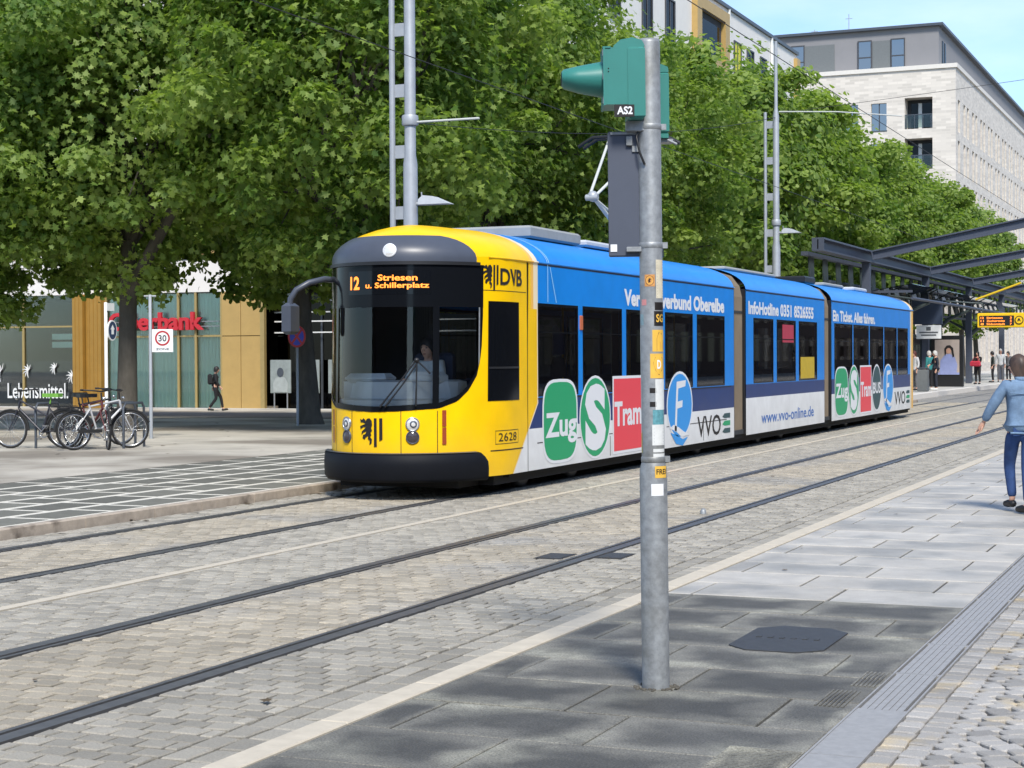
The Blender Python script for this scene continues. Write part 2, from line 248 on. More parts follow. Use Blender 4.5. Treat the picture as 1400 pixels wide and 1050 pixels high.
# ------------------------------------------------------------------ mesh helpers
class MB:
    def __init__(s): s.v = []; s.f = []; s.m = []; s.sm = []; s.r = None
    def add(s, vs, fs, mi=0, smooth=False, mtx=None):
        o = len(s.v)
        s.v += [tuple(mtx @ Vector(v)) for v in vs] if mtx is not None else [tuple(v) for v in vs]
        for f in fs: s.f.append(tuple(i + o for i in f)); s.m.append(mi); s.sm.append(smooth)
        return s
    def box(s, x0, x1, y0, y1, z0, z1, mi=0, mtx=None, bev=0):
        if bev:
            b = bev; vs = []
            for z, d in ((z0, b), (z0 + b, 0), (z1 - b, 0), (z1, b)):
                e = d
                vs += [(x0 + e, y0 + e, z), (x1 - e, y0 + e, z), (x1 - e, y1 - e, z), (x0 + e, y1 - e, z)]
            fs = [(3, 2, 1, 0), (12, 13, 14, 15)]
            for k in range(3):
                for i in range(4): j = (i + 1) % 4; fs.append((4 * k + i, 4 * k + j, 4 * k + 4 + j, 4 * k + 4 + i))
            return s.add(vs, fs, mi, False, mtx)
        vs = [(x, y, z) for z in (z0, z1) for x, y in ((x0, y0), (x1, y0), (x1, y1), (x0, y1))]
        return s.add(vs, [(3, 2, 1, 0), (4, 5, 6, 7), (0, 1, 5, 4), (1, 2, 6, 5), (2, 3, 7, 6), (3, 0, 4, 7)], mi, False, mtx)
    def tube(s, pts, r, n=8, mi=0, cap=True, smooth=True, mtx=None):
        pts = [Vector(p) for p in pts]; rs = r if isinstance(r, (list, tuple)) else [r] * len(pts)
        vs = []; prev = None
        for i, p in enumerate(pts):
            d = (pts[min(i + 1, len(pts) - 1)] - pts[max(i - 1, 0)])
            d = d.normalized() if d.length > 1e-9 else Vector((0, 0, 1))
            if prev is None: a = d.orthogonal().normalized()
            else:
                a = prev - d * prev.dot(d); a = a.normalized() if a.length > 1e-6 else d.orthogonal().normalized()
            prev = a; b = d.cross(a)
            for k in range(n): t = 2 * PI * k / n; vs.append(p + (a * math.cos(t) + b * math.sin(t)) * rs[i])
        fs = []
        for i in range(len(pts) - 1):
            for k in range(n): j = (k + 1) % n; fs.append((i * n + k, i * n + j, i * n + n + j, i * n + n + k))
        s.add(vs, fs, mi, smooth, mtx)
        if cap:
            N = len(pts) - 1
            s.add(vs[:n], [tuple(reversed(range(n)))], mi, False, mtx); s.add(vs[N * n:], [tuple(range(n))], mi, False, mtx)
        return s
    def lathe(s, prof, n=16, mi=0, mtx=None, smooth=True):              # prof: (r, z)
        vs = [(r * math.cos(2 * PI * k / n), r * math.sin(2 * PI * k / n), z) for r, z in prof for k in range(n)]
        fs = [(i * n + k, i * n + (k + 1) % n, i * n + n + (k + 1) % n, i * n + n + k) for i in range(len(prof) - 1) for k in range(n)]
        return s.add(vs, fs, mi, smooth, mtx)
    def prism(s, poly, h0, h1, fn, mi=0):                              # poly in (a, b), fn(a, b, h) -> point
        n = len(poly); vs = [fn(a, b, h0) for a, b in poly] + [fn(a, b, h1) for a, b in poly]
        tr = tessellate_polygon([[Vector((a, b, 0)) for a, b in poly]])
        fs = [tuple(t) for t in tr] + [tuple(i + n for i in reversed(t)) for t in tr] + [(i, (i + 1) % n, n + (i + 1) % n, n + i) for i in range(n)]
        return s.add(vs, fs, mi)
    def grid(s, rows, mi=0, smooth=True, flip=False):                  # rows of points
        nr, nc = len(rows), len(rows[0]); vs = [p for r in rows for p in r]
        fs = [(i * nc + j, i * nc + j + 1, (i + 1) * nc + j + 1, (i + 1) * nc + j) for i in range(nr - 1) for j in range(nc - 1)]
        if flip: fs = [tuple(reversed(f)) for f in fs]
        return s.add(vs, fs, mi, smooth)
    def sphere(s, c, rx, ry, rz, n=12, k=8, mi=0, mtx=None):
        pr = [[(c[0] + rx * math.sin(PI * i / k) * math.cos(2 * PI * j / n), c[1] + ry * math.sin(PI * i / k) * math.sin(2 * PI * j / n), c[2] - rz * math.cos(PI * i / k)) for j in range(n + 1)] for i in range(k + 1)]
        if mtx is not None: pr = [[tuple(mtx @ Vector(p)) for p in r] for r in pr]
        return s.grid(pr, mi)
    def mesh(s, name, mats):
        me = bpy.data.meshes.new(name); me.from_pydata(s.v, [], s.f)
        for q in (mats if isinstance(mats, (list, tuple)) else [mats]): me.materials.append(q)
        me.polygons.foreach_set('material_index', s.m); me.polygons.foreach_set('use_smooth', s.sm)
        if s.r is not None:
            a = me.attributes.new('rnd', 'FLOAT', 'POINT'); a.data.foreach_set('value', s.r)
        me.update(); return me
def put(name, me, parent=None, loc=None, rotz=None):
    o = bpy.data.objects.new(name, me); COL.objects.link(o)
    if parent: o.parent = parent
    if loc is not None: o.location = loc
    if rotz is not None: o.rotation_euler = (0, 0, rotz)
    return o
def obj(name, mb, mats, parent=None, loc=None, label=None, kind=None):
    o = put(name, mb.mesh(name, mats), parent, loc)
    if label: o['label'] = label
    if kind: o['kind'] = kind
    return o
def thing(name, label, cat, loc=(0, 0, 0), rotz=0, group=None):
    o = bpy.data.objects.new(name, None); COL.objects.link(o); o.location = loc; o.rotation_euler = (0, 0, rotz)
    o.empty_display_size = .2; o['label'] = label; o['category'] = cat
    if group: o['group'] = group
    return o
def tag(o, label, cat, group=None):
    o['label'] = label; o['category'] = cat
    if group: o['group'] = group
    return o
def children(o): return [c for c in o.children]
def copy_tree(o, parent=None):
    c = o.copy(); COL.objects.link(c)
    if parent: c.parent = parent
    for ch in list(o.children): copy_tree(ch, c)
    return c
TMP = bpy.data.scenes.new('tmp')
def evaluated(ob):
    TMP.collection.objects.link(ob); TMP.view_layers[0].update(); dg = TMP.view_layers[0].depsgraph
    me = bpy.data.meshes.new_from_object(ob.evaluated_get(dg)); TMP.collection.objects.unlink(ob); bpy.data.objects.remove(ob); return me
_tx = {}
def text2d(s, bold=.0, shear=0):
    k = (s, bold, shear)
    if k not in _tx:
        cu = bpy.data.curves.new('t', 'FONT'); cu.body = s; cu.size = 1; cu.offset = bold; cu.shear = shear; cu.fill_mode = 'FRONT'; cu.resolution_u = 3
        me = evaluated(bpy.data.objects.new('t', cu))
        v = [(p.co.x, p.co.y) for p in me.vertices]; f = [tuple(p.vertices) for p in me.polygons]; bpy.data.meshes.remove(me)
        xs = [p[0] for p in v]; ys = [p[1] for p in v]; _tx[k] = (v, f, min(xs), max(xs), min(ys), max(ys))
    return _tx[k]
def text_on(mb, s, a0, a1, b0, b1, fn, mi=0, bold=.0, shear=0, h=0):   # fit the words into [a0,a1]x[b0,b1]
    v, f, x0, x1, y0, y1 = text2d(s, bold, shear)
    mb.add([fn(a0 + (x - x0) / (x1 - x0) * (a1 - a0), b0 + (y - y0) / (y1 - y0) * (b1 - b0), h) for x, y in v], f, mi)
def poly_on(mb, poly, fn, mi=0, h=0):
    tr = tessellate_polygon([[Vector((a, b, 0)) for a, b in poly]])
    mb.add([fn(a, b, h) for a, b in poly], [tuple(t) for t in tr], mi)
def ell(a, b, ra, rb, n=28, p=2.0):
    out = []
    for k in range(n):
        t = 2 * PI * k / n; c, s = math.cos(t), math.sin(t)
        out.append((a + ra * math.copysign(abs(c) ** (2 / p), c), b + rb * math.copysign(abs(s) ** (2 / p), s)))
    return out
def rect(a0, a1, b0, b1): return [(a0, b0), (a1, b0), (a1, b1), (a0, b1)]
def smooth01(x): x = min(1, max(0, x)); return x * x * (3 - 2 * x)
# projection of the photograph's camera, only used to find which stones show largest
def pix(P):
    d = Vector(P) - Vector((0, 0, 1.6916)); z = d.dot(fw)
    if z < .3: return None
    return (700 + 2353.1 * d.dot(r2) / z, 525 - 2353.1 * d.dot(u2) / z, z)
def shown(P, mg=40):
    q = pix(P); return q is not None and -mg < q[0] < 1400 + mg and -mg < q[1] < 1050 + mg

# ------------------------------------------------------------------ ground, road, pavement
def plaza_z(X, Y): return .10 - .46 * smooth01((Y - 34) / 24) * smooth01((-X - 15) / 7)
def struct(name, mb, m, parent=None, loc=None): return obj(name, mb, m, parent, loc, kind='structure')

struct('ground', MB().add([(-700, -200, -1.2), (500, -200, -1.2), (500, 900, -1.2), (-700, 900, -1.2)], [(0, 1, 2, 3)]), MT['ground'])
XK, XE, XD0, XD1 = -10.73, -3.946, -1.70, -1.47          # far kerb, near road edge, drain
SETT_END = 62
road = struct('road', MB().box(XK - .8, XE + .05, -8, 330, -.3, -.028), MT['joint'])
far_setts = struct('far_setts', MB().add([(XK - .75, SETT_END, .0), (XE - .02, SETT_END, 0), (XE - .02, 330, 0), (XK - .75, 330, 0)], [(0, 1, 2, 3)]), paver_far('setts_far', (.30, .285, .255), (.13, .12, .11), .17, .165), road)
far_setts['kind'] = 'structure'

def stone_variants(n, jit, bev, h, rough=0.0):
    out = []
    for k in range(n):
        q = lambda: random.uniform(-jit, jit)
        c = [(-.5 + q(), -.5 + q()), (.5 + q(), -.5 + q()), (.5 + q(), .5 + q()), (-.5 + q(), .5 + q())]
        if rough:                                                    # eight-sided outline
            c = [p for i in range(4) for p in (c[i], ((c[i][0] + c[(i + 1) % 4][0]) / 2 * (1 + random.uniform(-.02, rough)), (c[i][1] + c[(i + 1) % 4][1]) / 2 * (1 + random.uniform(-.02, rough))))]
        N = len(c); tz = [random.uniform(-.0025, .0015) for _ in c]
        vs = [(x, y, -h) for x, y in c] + [(x, y, -.006 + tz[i]) for i, (x, y) in enumerate(c)] + [(x * (1 - bev), y * (1 - bev), tz[i]) for i, (x, y) in enumerate(c)]
        fs = [(i, (i + 1) % N, N + (i + 1) % N, N + i) for i in range(N)] + [(N + i, N + (i + 1) % N, 2 * N + (i + 1) % N, 2 * N + i) for i in range(N)] + [tuple(range(2 * N, 3 * N))]
        out.append((vs, fs))
    return out
def lay(name, parent, items, variants, m, limit=300, mass=None):
    """items: (x, y, z, w, l, rot). The largest shown become objects, the rest one mesh."""
    sc = []
    for it in items:
        q = pix(it[:3]); s = -1e9 if q is None or not shown(it[:3], 30) else 1 / q[2] * (it[3] * it[4]) ** .5
        sc.append((s, it))
    sc.sort(key=lambda t: -t[0])
    ms = []
    for vs, fs in variants:
        b = MB().add(vs, fs); ms.append(b.mesh(name, m))
    rest = MB(); rest.r = []
    for i, (s, (x, y, z, w, l, r)) in enumerate(sc):
        k = random.randrange(len(variants)); dz = random.uniform(-.003, .002)
        if i < limit and s > 0:
            o = put(name, ms[k], parent, (x, y, z + dz)); o.scale = (w, l, 1); o.rotation_euler = (random.uniform(-.012, .012), random.uniform(-.012, .012), r)
        else:
            vs, fs = variants[k]; c, sn = math.cos(r), math.sin(r)
            rest.add([(x + c * a * w - sn * b_ * l, y + sn * a * w + c * b_ * l, z + dz + q_) for a, b_, q_ in vs], fs)
            rest.r += [random.random()] * len(vs)
    if rest.v: obj(mass or name, rest, m, parent, kind='stuff')

# rails: the near track and the tram's track
RX = [-5.114, -6.564, -8.734, -10.184]
for rx, side in zip(RX, (1, -1, 1, -1)):
    inn = -side                                                     # towards the middle of its track
    mb = MB()
    a = lambda o_: rx + inn * o_
    for (o0, o1, z0, z1, mi) in ((-.078, -.062, -.05, -.014, 1), (-.062, .030, -.05, .002, 0), (.030, .064, -.05, -.03, 1), (.064, .096, -.05, .001, 0), (.096, .108, -.05, -.014, 1)):
        x0, x1 = sorted((a(o0), a(o1))); mb.box(x0, x1, -8, 330, z0, z1, mi)
    obj('tram_rail', mb, [MT['rail'], MT['groove']], road)

gap = lambda x0, x1: any(x1 > rx - .16 and x0 < rx + .16 for rx in RX)
SW = .145
items = []
def strip(x0, x1, y0, y1, pitch=.14, straight=False):
    n = max(1, round((x1 - x0) / SW)); w = (x1 - x0) / n; j = 0; y = y0
    while y < y1:
        off = (.5 * w if j % 2 else 0) if not straight else 0
        k = -1 if off else 0
        while True:
            a = x0 + k * w + off; b = a + w
            if a >= x1 - .01: break
            aa, bb = max(a, x0), min(b, x1)
            if bb - aa > .03:
                items.append(((aa + bb) / 2 + random.uniform(-.003, .003), y + pitch / 2 + random.uniform(-.004, .004), 0, bb - aa - .017, pitch - .018, random.uniform(-.02, .02)))
            k += 1
        y += pitch; j += 1
for x0, x1 in ((-4.24, -4.10), (-4.10, -3.96)): strip(x0, x1, 4.5, 45, .23, True)
for x0, x1 in ((-5.034, -4.25), (-7.70, -6.645), (-8.654, -7.83), (-10.70, -10.264)): strip(x0, x1, 5.0, SETT_END)
items = [it for it in items if shown((it[0], it[1], 0), 800)]
SV = stone_variants(8, .03, .10, .03)
lay('sett', road, items, SV, MT['sett'], 190, 'setts')
items = []
for x0, x1 in ((-6.452, -5.226), (-10.072, -8.846)): strip(x0, x1, 5.0, SETT_END)
items = [it for it in items if shown((it[0], it[1], 0), 800)]
lay('sett', road, items, SV, MT['settwarm'], 110, 'warm_setts')
# pale dividing course between the tracks, with the pavers along it
for k in range(50):
    y = 6 + k * 1.0
    obj('pale_paver', MB().box(-7.815, -7.715, y + .005, y + .995, -.03, .002), MT['kerbnear'], road)
# metal boxes at the near rail
for (x, y) in ((-5.37, 13.55), (-4.90, 13.75)):
    obj('track_drain', MB().box(x - .12, x + .12, y - .2, y + .2, -.03, .003).box(x - .10, x + .10, y - .17, y + .17, .003, .006, 1), [MT['groove'], MT['cover']], road)

# near kerb line
kn = struct('near_kerb', MB().box(XE - .015, XE + .135, -8, 4, -.3, .004), MT['kerbnear'])
y = 4.0
while y < 130:
    l = 1.0 if y < 40 else 4.0
    o = obj('kerb_stone', MB().box(XE - .015, XE + .135, y + .003, y + l - .003, -.3, .006, bev=.006), MT['kerbnear'], kn); y += l

# near pavement: dark slabs, light slabs
pv = struct('pavement', MB().box(XE + .136, XD0 - .01, -8, 330, -.3, -.012), MT['joint'])
LX = XE + .14; RXs = XD0 - .015
def slab_obj(x0, x1, y0, y1, m, name='slab'):
    g = .007 if m is MT['slabdark'] else .010; t = random.uniform(-.002, .0015)
    o = obj(name, MB().box(x0 + g, x1 - g, y0 + g, y1 - g, -.06, t, bev=.004), m, pv); return o
A_, B_ = [-3.0, -2.04], [-3.59, -2.655]
rowsY = [3.60, 4.28, 4.96, 5.65, 6.32, 6.99, 7.64, 8.33, 8.985, 9.67, 10.36, 11.05, 11.74]
alt = [A_, A_, A_, A_, A_, [-3.59, -2.67], [-3.0, -2.04], [-3.595, -2.655], A_, [-3.59, -2.66], A_, B_]
COVER = (-2.92, -2.02, 9.60, 10.62)
for i in range(len(rowsY) - 1):
    xs = [LX] + (B_ if i % 2 == 1 else A_) + [RXs]
    if i == 3: xs = [LX] + A_ + [RXs]
    if i == 6: xs = [LX, -2.99, -2.05, RXs]
    for a, b in zip(xs, xs[1:]): slab_obj(a, b, rowsY[i], rowsY[i + 1], MT['slabdark'])
y = 11.74; i = 0
while y < 62:
    r = .685 if y > 12 else .67
    xs = [LX] + ([-2.645] if i % 2 == 0 else [-3.0, -2.035]) + [RXs]
    if i % 2 == 0: xs = [LX, -3.62, -2.645, RXs]
    for a, b in zip(xs, xs[1:]): slab_obj(a, b, y, y + r, MT['slablight'])
    y += r; i += 1
struct('far_pavement', MB().add([(LX, y, 0), (RXs, y, 0), (RXs, 330, 0), (LX, 330, 0)], [(0, 1, 2, 3)]), paver_far('slabs_far', (.40, .405, .40), (.18, .18, .18), .96, .685), pv)
# ribbed tactile slab at the front
mb = MB().box(-2.045, RXs - .004, 6.56, 7.20, -.05, .003)
for k in range(24): mb.box(-2.04, RXs - .01, 6.57 + k * .0262, 6.57 + k * .0262 + .014, .003, .0085)
obj('ribbed_slab', mb, MT['slabdark'], pv)
for (x, y0) in ((-1.86, 8.2), (-1.80, 8.75)):                      # patches of fine ribs beside the drain
    mb = MB()
    for k in range(7): mb.box(x + k * .022 - .05, x + k * .022 - .04, y0, y0 + .42, .0, .0045)
    obj('rib_patch', mb, MT['slabdark'], pv)
# drain channel
dr = struct('drain_channel', MB().box(XD0 - .012, XD1 + .012, -8, 330, -.3, -.02), MT['steeldk'])
y = 5.2
while y < 60:
    mb = MB(); l = 1.0
    plain = 6.99 - .95 < y < 6.99
    if plain or 6.9 < y < 7.3: mb.box(XD0, XD1, y + .003, y + l - .003, -.02, .002)
    else:
        for k in range(6):
            x = XD0 + .012 + k * (XD1 - XD0 - .024) / 6
            mb.box(x, x + .030, y + .003, y + l - .003, -.015, .001)
        mb.box(XD0, XD1, y + .003, y + .02, -.02, .0005).box(XD0, XD1, y + l - .02, y + l - .003, -.02, .0005)
    obj('drain_grate', mb, MT['steel'], dr); y += l
for x in (XD0 - .012, XD1 + .002): obj('drain_rim', MB().box(x, x + .01, 4, 130, -.05, .004), MT['steel'], dr)

# cobbled area, laid in segments
cb = struct('cobbled_area', MB().box(XD1 + .013, 60, -8, 330, -.3, -.022), MT['cobblejoint'])
items = []
for r in range(2):                                                  # straight courses along the drain
    y = 4.6
    while y < 24:
        l = random.uniform(.095, .15); items.append((XD1 + .07 + r * .115, y + l / 2, .0, .104, l - .012, random.uniform(-.05, .05))); y += l
x = XD1 + .245; W_ = 1.25
yy = 3.6
while yy < 22:
    xx = x; k = 0
    while xx < x + 4.2:
        w = random.uniform(.085, .135); u = ((xx + w / 2 - x) % W_) / W_ * 2 - 1
        arc = .34 * math.cos(u * PI / 2); sl = -.34 * PI / 2 * math.sin(u * PI / 2) / (W_ / 2)
        items.append((xx + w / 2, yy + arc + random.uniform(-.004, .004), random.uniform(-.003, .003), w - .007, .109, math.atan(sl) + random.uniform(-.08, .08))); xx += w
    yy += .112
items = [it for it in items if shown((it[0], it[1], 0), 900)]
lay('cobble', cb, items, stone_variants(7, .045, .11, .03, .06), MT['cobble'], 300, 'cobbles')
struct('far_cobbles', MB().add([(XD1 + .02, 21.9, -.004), (60, 21.9, -.004), (60, 330, -.004), (XD1 + .02, 330, -.004), (XD1 + 4.5, -8, -.004), (60, -8, -.004), (60, 21.9, -.004), (XD1 + 4.5, 21.9, -.004)], [(0, 1, 2, 3), (4, 5, 6, 7)]), paver_far('cobbles_far', (.36, .34, .31), (.15, .14, .12), .12, .11), cb)

# eight-sided cover
mb = MB(); cx, cy = -2.49, 10.06; w, l, ch = .28, .46, .13
oct_ = [(cx - w, cy - l + ch), (cx - w + ch, cy - l), (cx + w - ch, cy - l), (cx + w, cy - l + ch), (cx + w, cy + l - ch), (cx + w - ch, cy + l), (cx - w + ch, cy + l), (cx - w, cy + l - ch)]
g3 = lambda a, b, h: (a, b, h)
cov = thing('manhole_cover', 'dark eight-sided cast cover let into the dark pavement slabs', 'manhole cover', (cx, cy, 0))
sh = lambda a, b, h: (a - cx, b - cy, h)
obj('lid', MB().prism(oct_, .006, -.02, sh), MT['cover'], cov)
for k in range(6): obj('grip_bar', MB().box(-.2 + k * .07, -.17 + k * .07, -.02, .02, .006, .010), MT['cover'], cov)

# far kerb and the plaza behind it
kf = struct('far_kerb', MB().box(XK - .14, XK, -12, 6, -.3, .098), MT['kerb'])
y = 6.0; k = 0
lens_ = [1.16, 1.2, .9, 1.1]
y = 8.73
while y < 61:
    l = lens_[k % 4] if y < 50 else 3.0
    obj('kerb_stone', MB().box(XK - .14, XK + random.uniform(-.006, .004), y + .004, y + l - .004, -.1, .10, bev=.012), MT['kerb'], kf); y += l; k += 1
pl = struct('plaza', MB().box(XK - 3.95, XK - .142, -12, 62, -.3, .0955), MT['plazajoint'])
ms = []
for ln in (.96, .60):
    ms.append([MB().box(-.255, .255, -ln / 2 + .045, ln / 2 - .045, -.05, .0 + .0004 * q).mesh('paving_slab', MT['plazaslab']) for q in range(3)])
cand = []
for r in range(6):
    x = XK - .142 - .325 - r * .64; y = 3 - (r % 2) * .5 + random.uniform(-.1, .1)
    while y < 60:
        t = 0 if random.random() < .8 else 1; ln = (.96, .60)[t]
        cand.append((x, y + ln / 2, t)); y += ln + .02
cand.sort(key=lambda c: (not shown((c[0], c[1], .1), 60), c[1]))
for (x, y, t) in cand[:300]:
    put('paving_slab', random.choice(ms[t]), pl, (x, y, .0972 + random.uniform(-.0006, .0006)))
mb = MB()
for (x, y, t) in cand[300:]:
    ln = (.96, .60)[t]; mb.box(x - .255, x + .255, y - ln / 2 + .045, y + ln / 2 - .045, .05, .0972)
if mb.v: obj('paving_slabs', mb, MT['plazaslab'], pl, kind='stuff')
rows = []
for X in np.arange(-14.69, -130, -1.6): rows.append([(X, Y, plaza_z(X, Y)) for Y in np.arange(-14, 300, 3.0)])
struct('plaza_ground', MB().grid(rows, flip=False), MT['earth'])
rows = []
for X in np.arange(-20, -130, -2.0): rows.append([(X, 43.5 + k * 1.5 + .10 * (-X - 25) * 0, plaza_z(X, 43.5 + k * 1.5) + .006) for k in range(9)])
struct('side_road', MB().grid(rows), MT['asphalt'])
# raised platform kerb by the tram stop
pf = struct('platform', MB().box(-24, XK - .98, 61.9, 330, -.3, .16), MT['stone'])
for k in range(12): obj('platform_edge', MB().box(XK - 1.0, XK - .7, 62 + k * 3 + .01, 65 + k * 3 - .01, -.1, .20, bev=.01), MT['coping'], pf)

# ------------------------------------------------------------------ tram
TR0 = (-9.459, 18.1, 0); HW = 1.15; NL = 1.5; E_ = 1.0
tram = thing('tram', 'long yellow and blue articulated tram running on the far track with advertising along its side', 'tram', TR0)
def outline(a, w=HW, Ln=NL):
    a = rad(a); s, c = math.sin(a), math.cos(a)
    return (w * math.copysign(abs(s) ** E_, s), Ln * (1 - max(0, abs(c)) ** E_))
def onorm(a):
    p, q = outline(a - .5), outline(a + .5); d = Vector((q[0] - p[0], q[1] - p[1])).normalized(); return (d.y, -d.x)
def NS(a, z, off=0):                                                # nose surface: angle, height, offset
    s, t = outline(a); n = onorm(max(-89.4, min(89.4, a)))
    return (s + n[0] * off, t + n[1] * off + .03 * max(0, z - 1), z)
def near(t, z, off=0):                                              # near side by length
    if t >= NL: return (HW + off, t, z)
    c = (1 - t / NL) ** (1 / E_); return NS(math.degrees(math.acos(c)), z, off) if off == 0 else NSx(math.degrees(math.acos(c)), z, off)
def NSx(a, z, off): return NS(a, z, off)
SK0 = .25
LA = livery('livery_front', yel=True, white=.78); LB = livery('livery_middle', white=.92); LC = livery('livery_rear', tail=29.15, white=.84)
CA = [0, 8, 16, 24, 30, 36.9, 42, 47.3, 51, 53.9, 57, 59.4, 61, 61.9, 62.5, 62.9, 66, 70, 75, 80, 85, 90]
ZB = [(0, 1.06), (14, 1.07), (36.9, 1.10), (47.3, 1.18), (53.9, 1.31), (59.4, 1.50), (61.9, 1.76), (62.5, 2.05), (62.9, 2.79), (90, 2.79)]
def interp(tab, x):
    for (x0, y0), (x1, y1) in zip(tab, tab[1:]):
        if x <= x1: return y0 + (y1 - y0) * (x - x0) / (x1 - x0)
    return tab[-1][1]
cols = [-a for a in reversed(CA[1:])] + CA
mb = MB()
lower = [[NS(a, SK0 + (interp(ZB, abs(a)) - SK0) * k / 8) for a in cols] for k in range(9)]
upper = [[NS(a, 2.79 + .11 * k / 2) for a in cols] for k in range(3)]
ext = [1.72, 1.93]
for rows, zs in ((lower, [SK0 + (2.79 - SK0) * k / 8 for k in range(9)]), (upper, [2.79, 2.845, 2.9])):
    for r, z in zip(rows, zs):
        dz = .03 * max(0, r[-1][2] - 1)
        r += [(HW, t + dz, r[-1][2]) for t in ext]; r[:0] = [(-HW, t + dz, r[0][2]) for t in reversed(ext)]
mb.grid(lower); mb.grid(upper)
obj('cab_shell', mb, LA, tram)

def patch(a0, a1, z0, z1, off, na=10, nz=2):                        # z0/z1 numbers or functions of the angle
    f = lambda z, a: z(a) if callable(z) else z
    aa = [a0 + (a1 - a0) * i / na for i in range(na + 1)]
    return [[NS(a, f(z0, a) + (f(z1, a) - f(z0, a)) * k / nz, off) for a in aa] for k in range(nz + 1)]
zb = lambda a: interp(ZB, abs(a)); zg = lambda a: zb(a) + .055
ws = obj('windscreen', MB().grid(patch(-61.7, 61.7, zg, 2.31, -.004, 60, 3)), MT['paneW'], tram)
mb = MB()
mb.grid(patch(-62.6, 62.6, lambda a: zb(a) - .012, zg, .005, 70, 2))
mb.grid(patch(-62.9, 62.9, 2.29, 2.80, .005, 40, 2))
for s in (1, -1):
    mb.grid(patch(s * 60.6, s * 62.75, lambda a: min(zb(a), 2.2), 2.32, .0055, 3, 3)); mb.grid(patch(s * 33.2, s * 36.8, zb, 2.32, .0065, 3, 2))
obj('screen_surround', mb, MT['frit'], ws)
for s in (1, -1): obj('screen_trim', MB().grid(patch(s * 59.9, s * 60.7, lambda a: zb(a) + .03, 2.29, .0075, 2, 8)), MT['galv'], ws)
mb = MB().grid(patch(-60, 60, 2.79, 2.83, .03, 40, 1)); obj('top_channel', mb, MT['black'], tram)
# destination display
nsd = lambda a, b, h: NS(a, b, .012)
dd = MB()
dd.grid(patch(-21, 32, 2.44, 2.72, .007, 20, 1), 1)
def dots(s, a0, a1, z0, z1, bold=.0): text_on(dd, s, a0, a1, z0, z1, nsd, 0, bold)
dots('12', -19.3, -11.6, 2.50, 2.66, .03); dots('Striesen', 1.2, 24.5, 2.60, 2.675, .022); dots('u. Schillerplatz', -7.0, 31.0, 2.495, 2.58, .022)
obj('destination_display', dd, [MT['led'], MT['blackgl']], tram)
# wipers
for pts in ([(24, 1.66), (15, 1.40), (4, 1.11)], [(25, 1.64), (17, 1.38), (7, 1.11)], [(24.3, 1.66), (24.2, 1.40), (24.0, 1.12)], [(24.6, 1.65), (28, 1.58), (31.5, 1.50)]):
    obj('wiper', MB().tube([NS(a, z, .05) for a, z in pts], [.011, .009, .012], 6), MT['black'], tram)
obj('wiper_pivot', MB().sphere(NS(24.2, 1.66, .05), .035, .035, .03, 10, 6), MT['black'], tram)
# bumper
mb = MB(); rows = []
aa = [-64.2, -63.5] + [-63 + i * 1.5 for i in range(85)] + [63.5, 64.2]
zt = lambda a: .56 if abs(a) < 58.5 else .56 - .13 * ((abs(a) - 58.5) / 5.5) ** 2
for (off, f) in ((0, 1), (.055, .99), (.085, .93), (.095, .6), (.09, .12), (.06, .0), (0, 0)):
    rows.append([NS(a, .215 + (max(zt(a), .23) - .215) * f, off if abs(a) < 63.6 else -.01) for a in aa if abs(a) <= 64.6])
mb.grid(rows); obj('bumper', mb, MT['bumper'], tram)
obj('bumper_lip', MB().grid([[NS(a, z, o_) for a in [-57 + i * 3 for i in range(39)]] for z, o_ in ((.562, .01), (.566, .05), (.556, .08))]), MT['capgrey'], tram)
# headlights, indicators
for s in (-1, 1):
    c = NS(22.3 * s, .915, .0); n = Vector((onorm(22.3 * s)[0], onorm(22.3 * s)[1], 0)).normalized()
    for z, ml, r in ((.905, 'lens', .078), (.75, 'lensdk', .075)):
        c = Vector(NS(22.3 * s, z, .004)); M4 = Matrix.Translation(c) @ n.to_track_quat('Z', 'Y').to_matrix().to_4x4()
        h = obj('headlight', MB().lathe([(r * 1.06, -.01), (r * 1.08, .010), (r * .94, .014), (r * .88, .004)], 24, 0, M4), MT['capgrey'] if ml == 'lensdk' else MT['chrome'], tram)
        mb = MB().lathe([(r * .9, .004), (r * .6, .016), (r * .2, .022), (.001, .023)], 20, 0, M4)
        if ml == 'lens': mb.lathe([(r * .55, .0205), (r * .5, .026), (r * .35, .026)], 18, 1, M4 @ Matrix.Translation((r * .12, 0, 0)))
        obj('lens', mb, [MT[ml], MT['capgrey']], h)
    mb = MB().grid(patch(s * 38.6, s * 40.9, .66, .86, .012, 3, 3)).grid(patch(s * 38.6, s * 40.9, .875, 1.065, .012, 3, 3))
    obj('indicator', mb, MT['orange'], tram)
# seams
mb = MB()
for a in (-17.6, 15.7, 36.1, -36.1): mb.grid(patch(a - .22, a + .22, .565, 1.06, .0022, 1, 4))
for t, z0, z1 in ((1.94, .25, 2.88), (.70, 2.42, 2.43)):
    mb.add([near(t - .008, z0, .002), near(t + .008, z0, .002), near(t + .008, z1, .002), near(t - .008, z1, .002)], [(0, 1, 2, 3)])
def line(mb, t0, t1, z, w=.007): mb.grid([[near(t0 + (t1 - t0) * i / 12, z - w, .0026) for i in range(13)], [near(t0 + (t1 - t0) * i / 12, z + w, .0026) for i in range(13)]])
line(mb, .95, 1.78, .555); line(mb, 2.25, 5.9, .59, .006); line(mb, 7.6, 11.0, .585, .006); line(mb, .66, 1.9, 2.5, .004)
for t in (5.0, 7.4, 9.6): line(mb, t - .01, t + .01, .42, .14)
line(mb, 2.28, 11.3, 1.155, .010)
obj('panel_gap', mb, MT['ink'], tram)
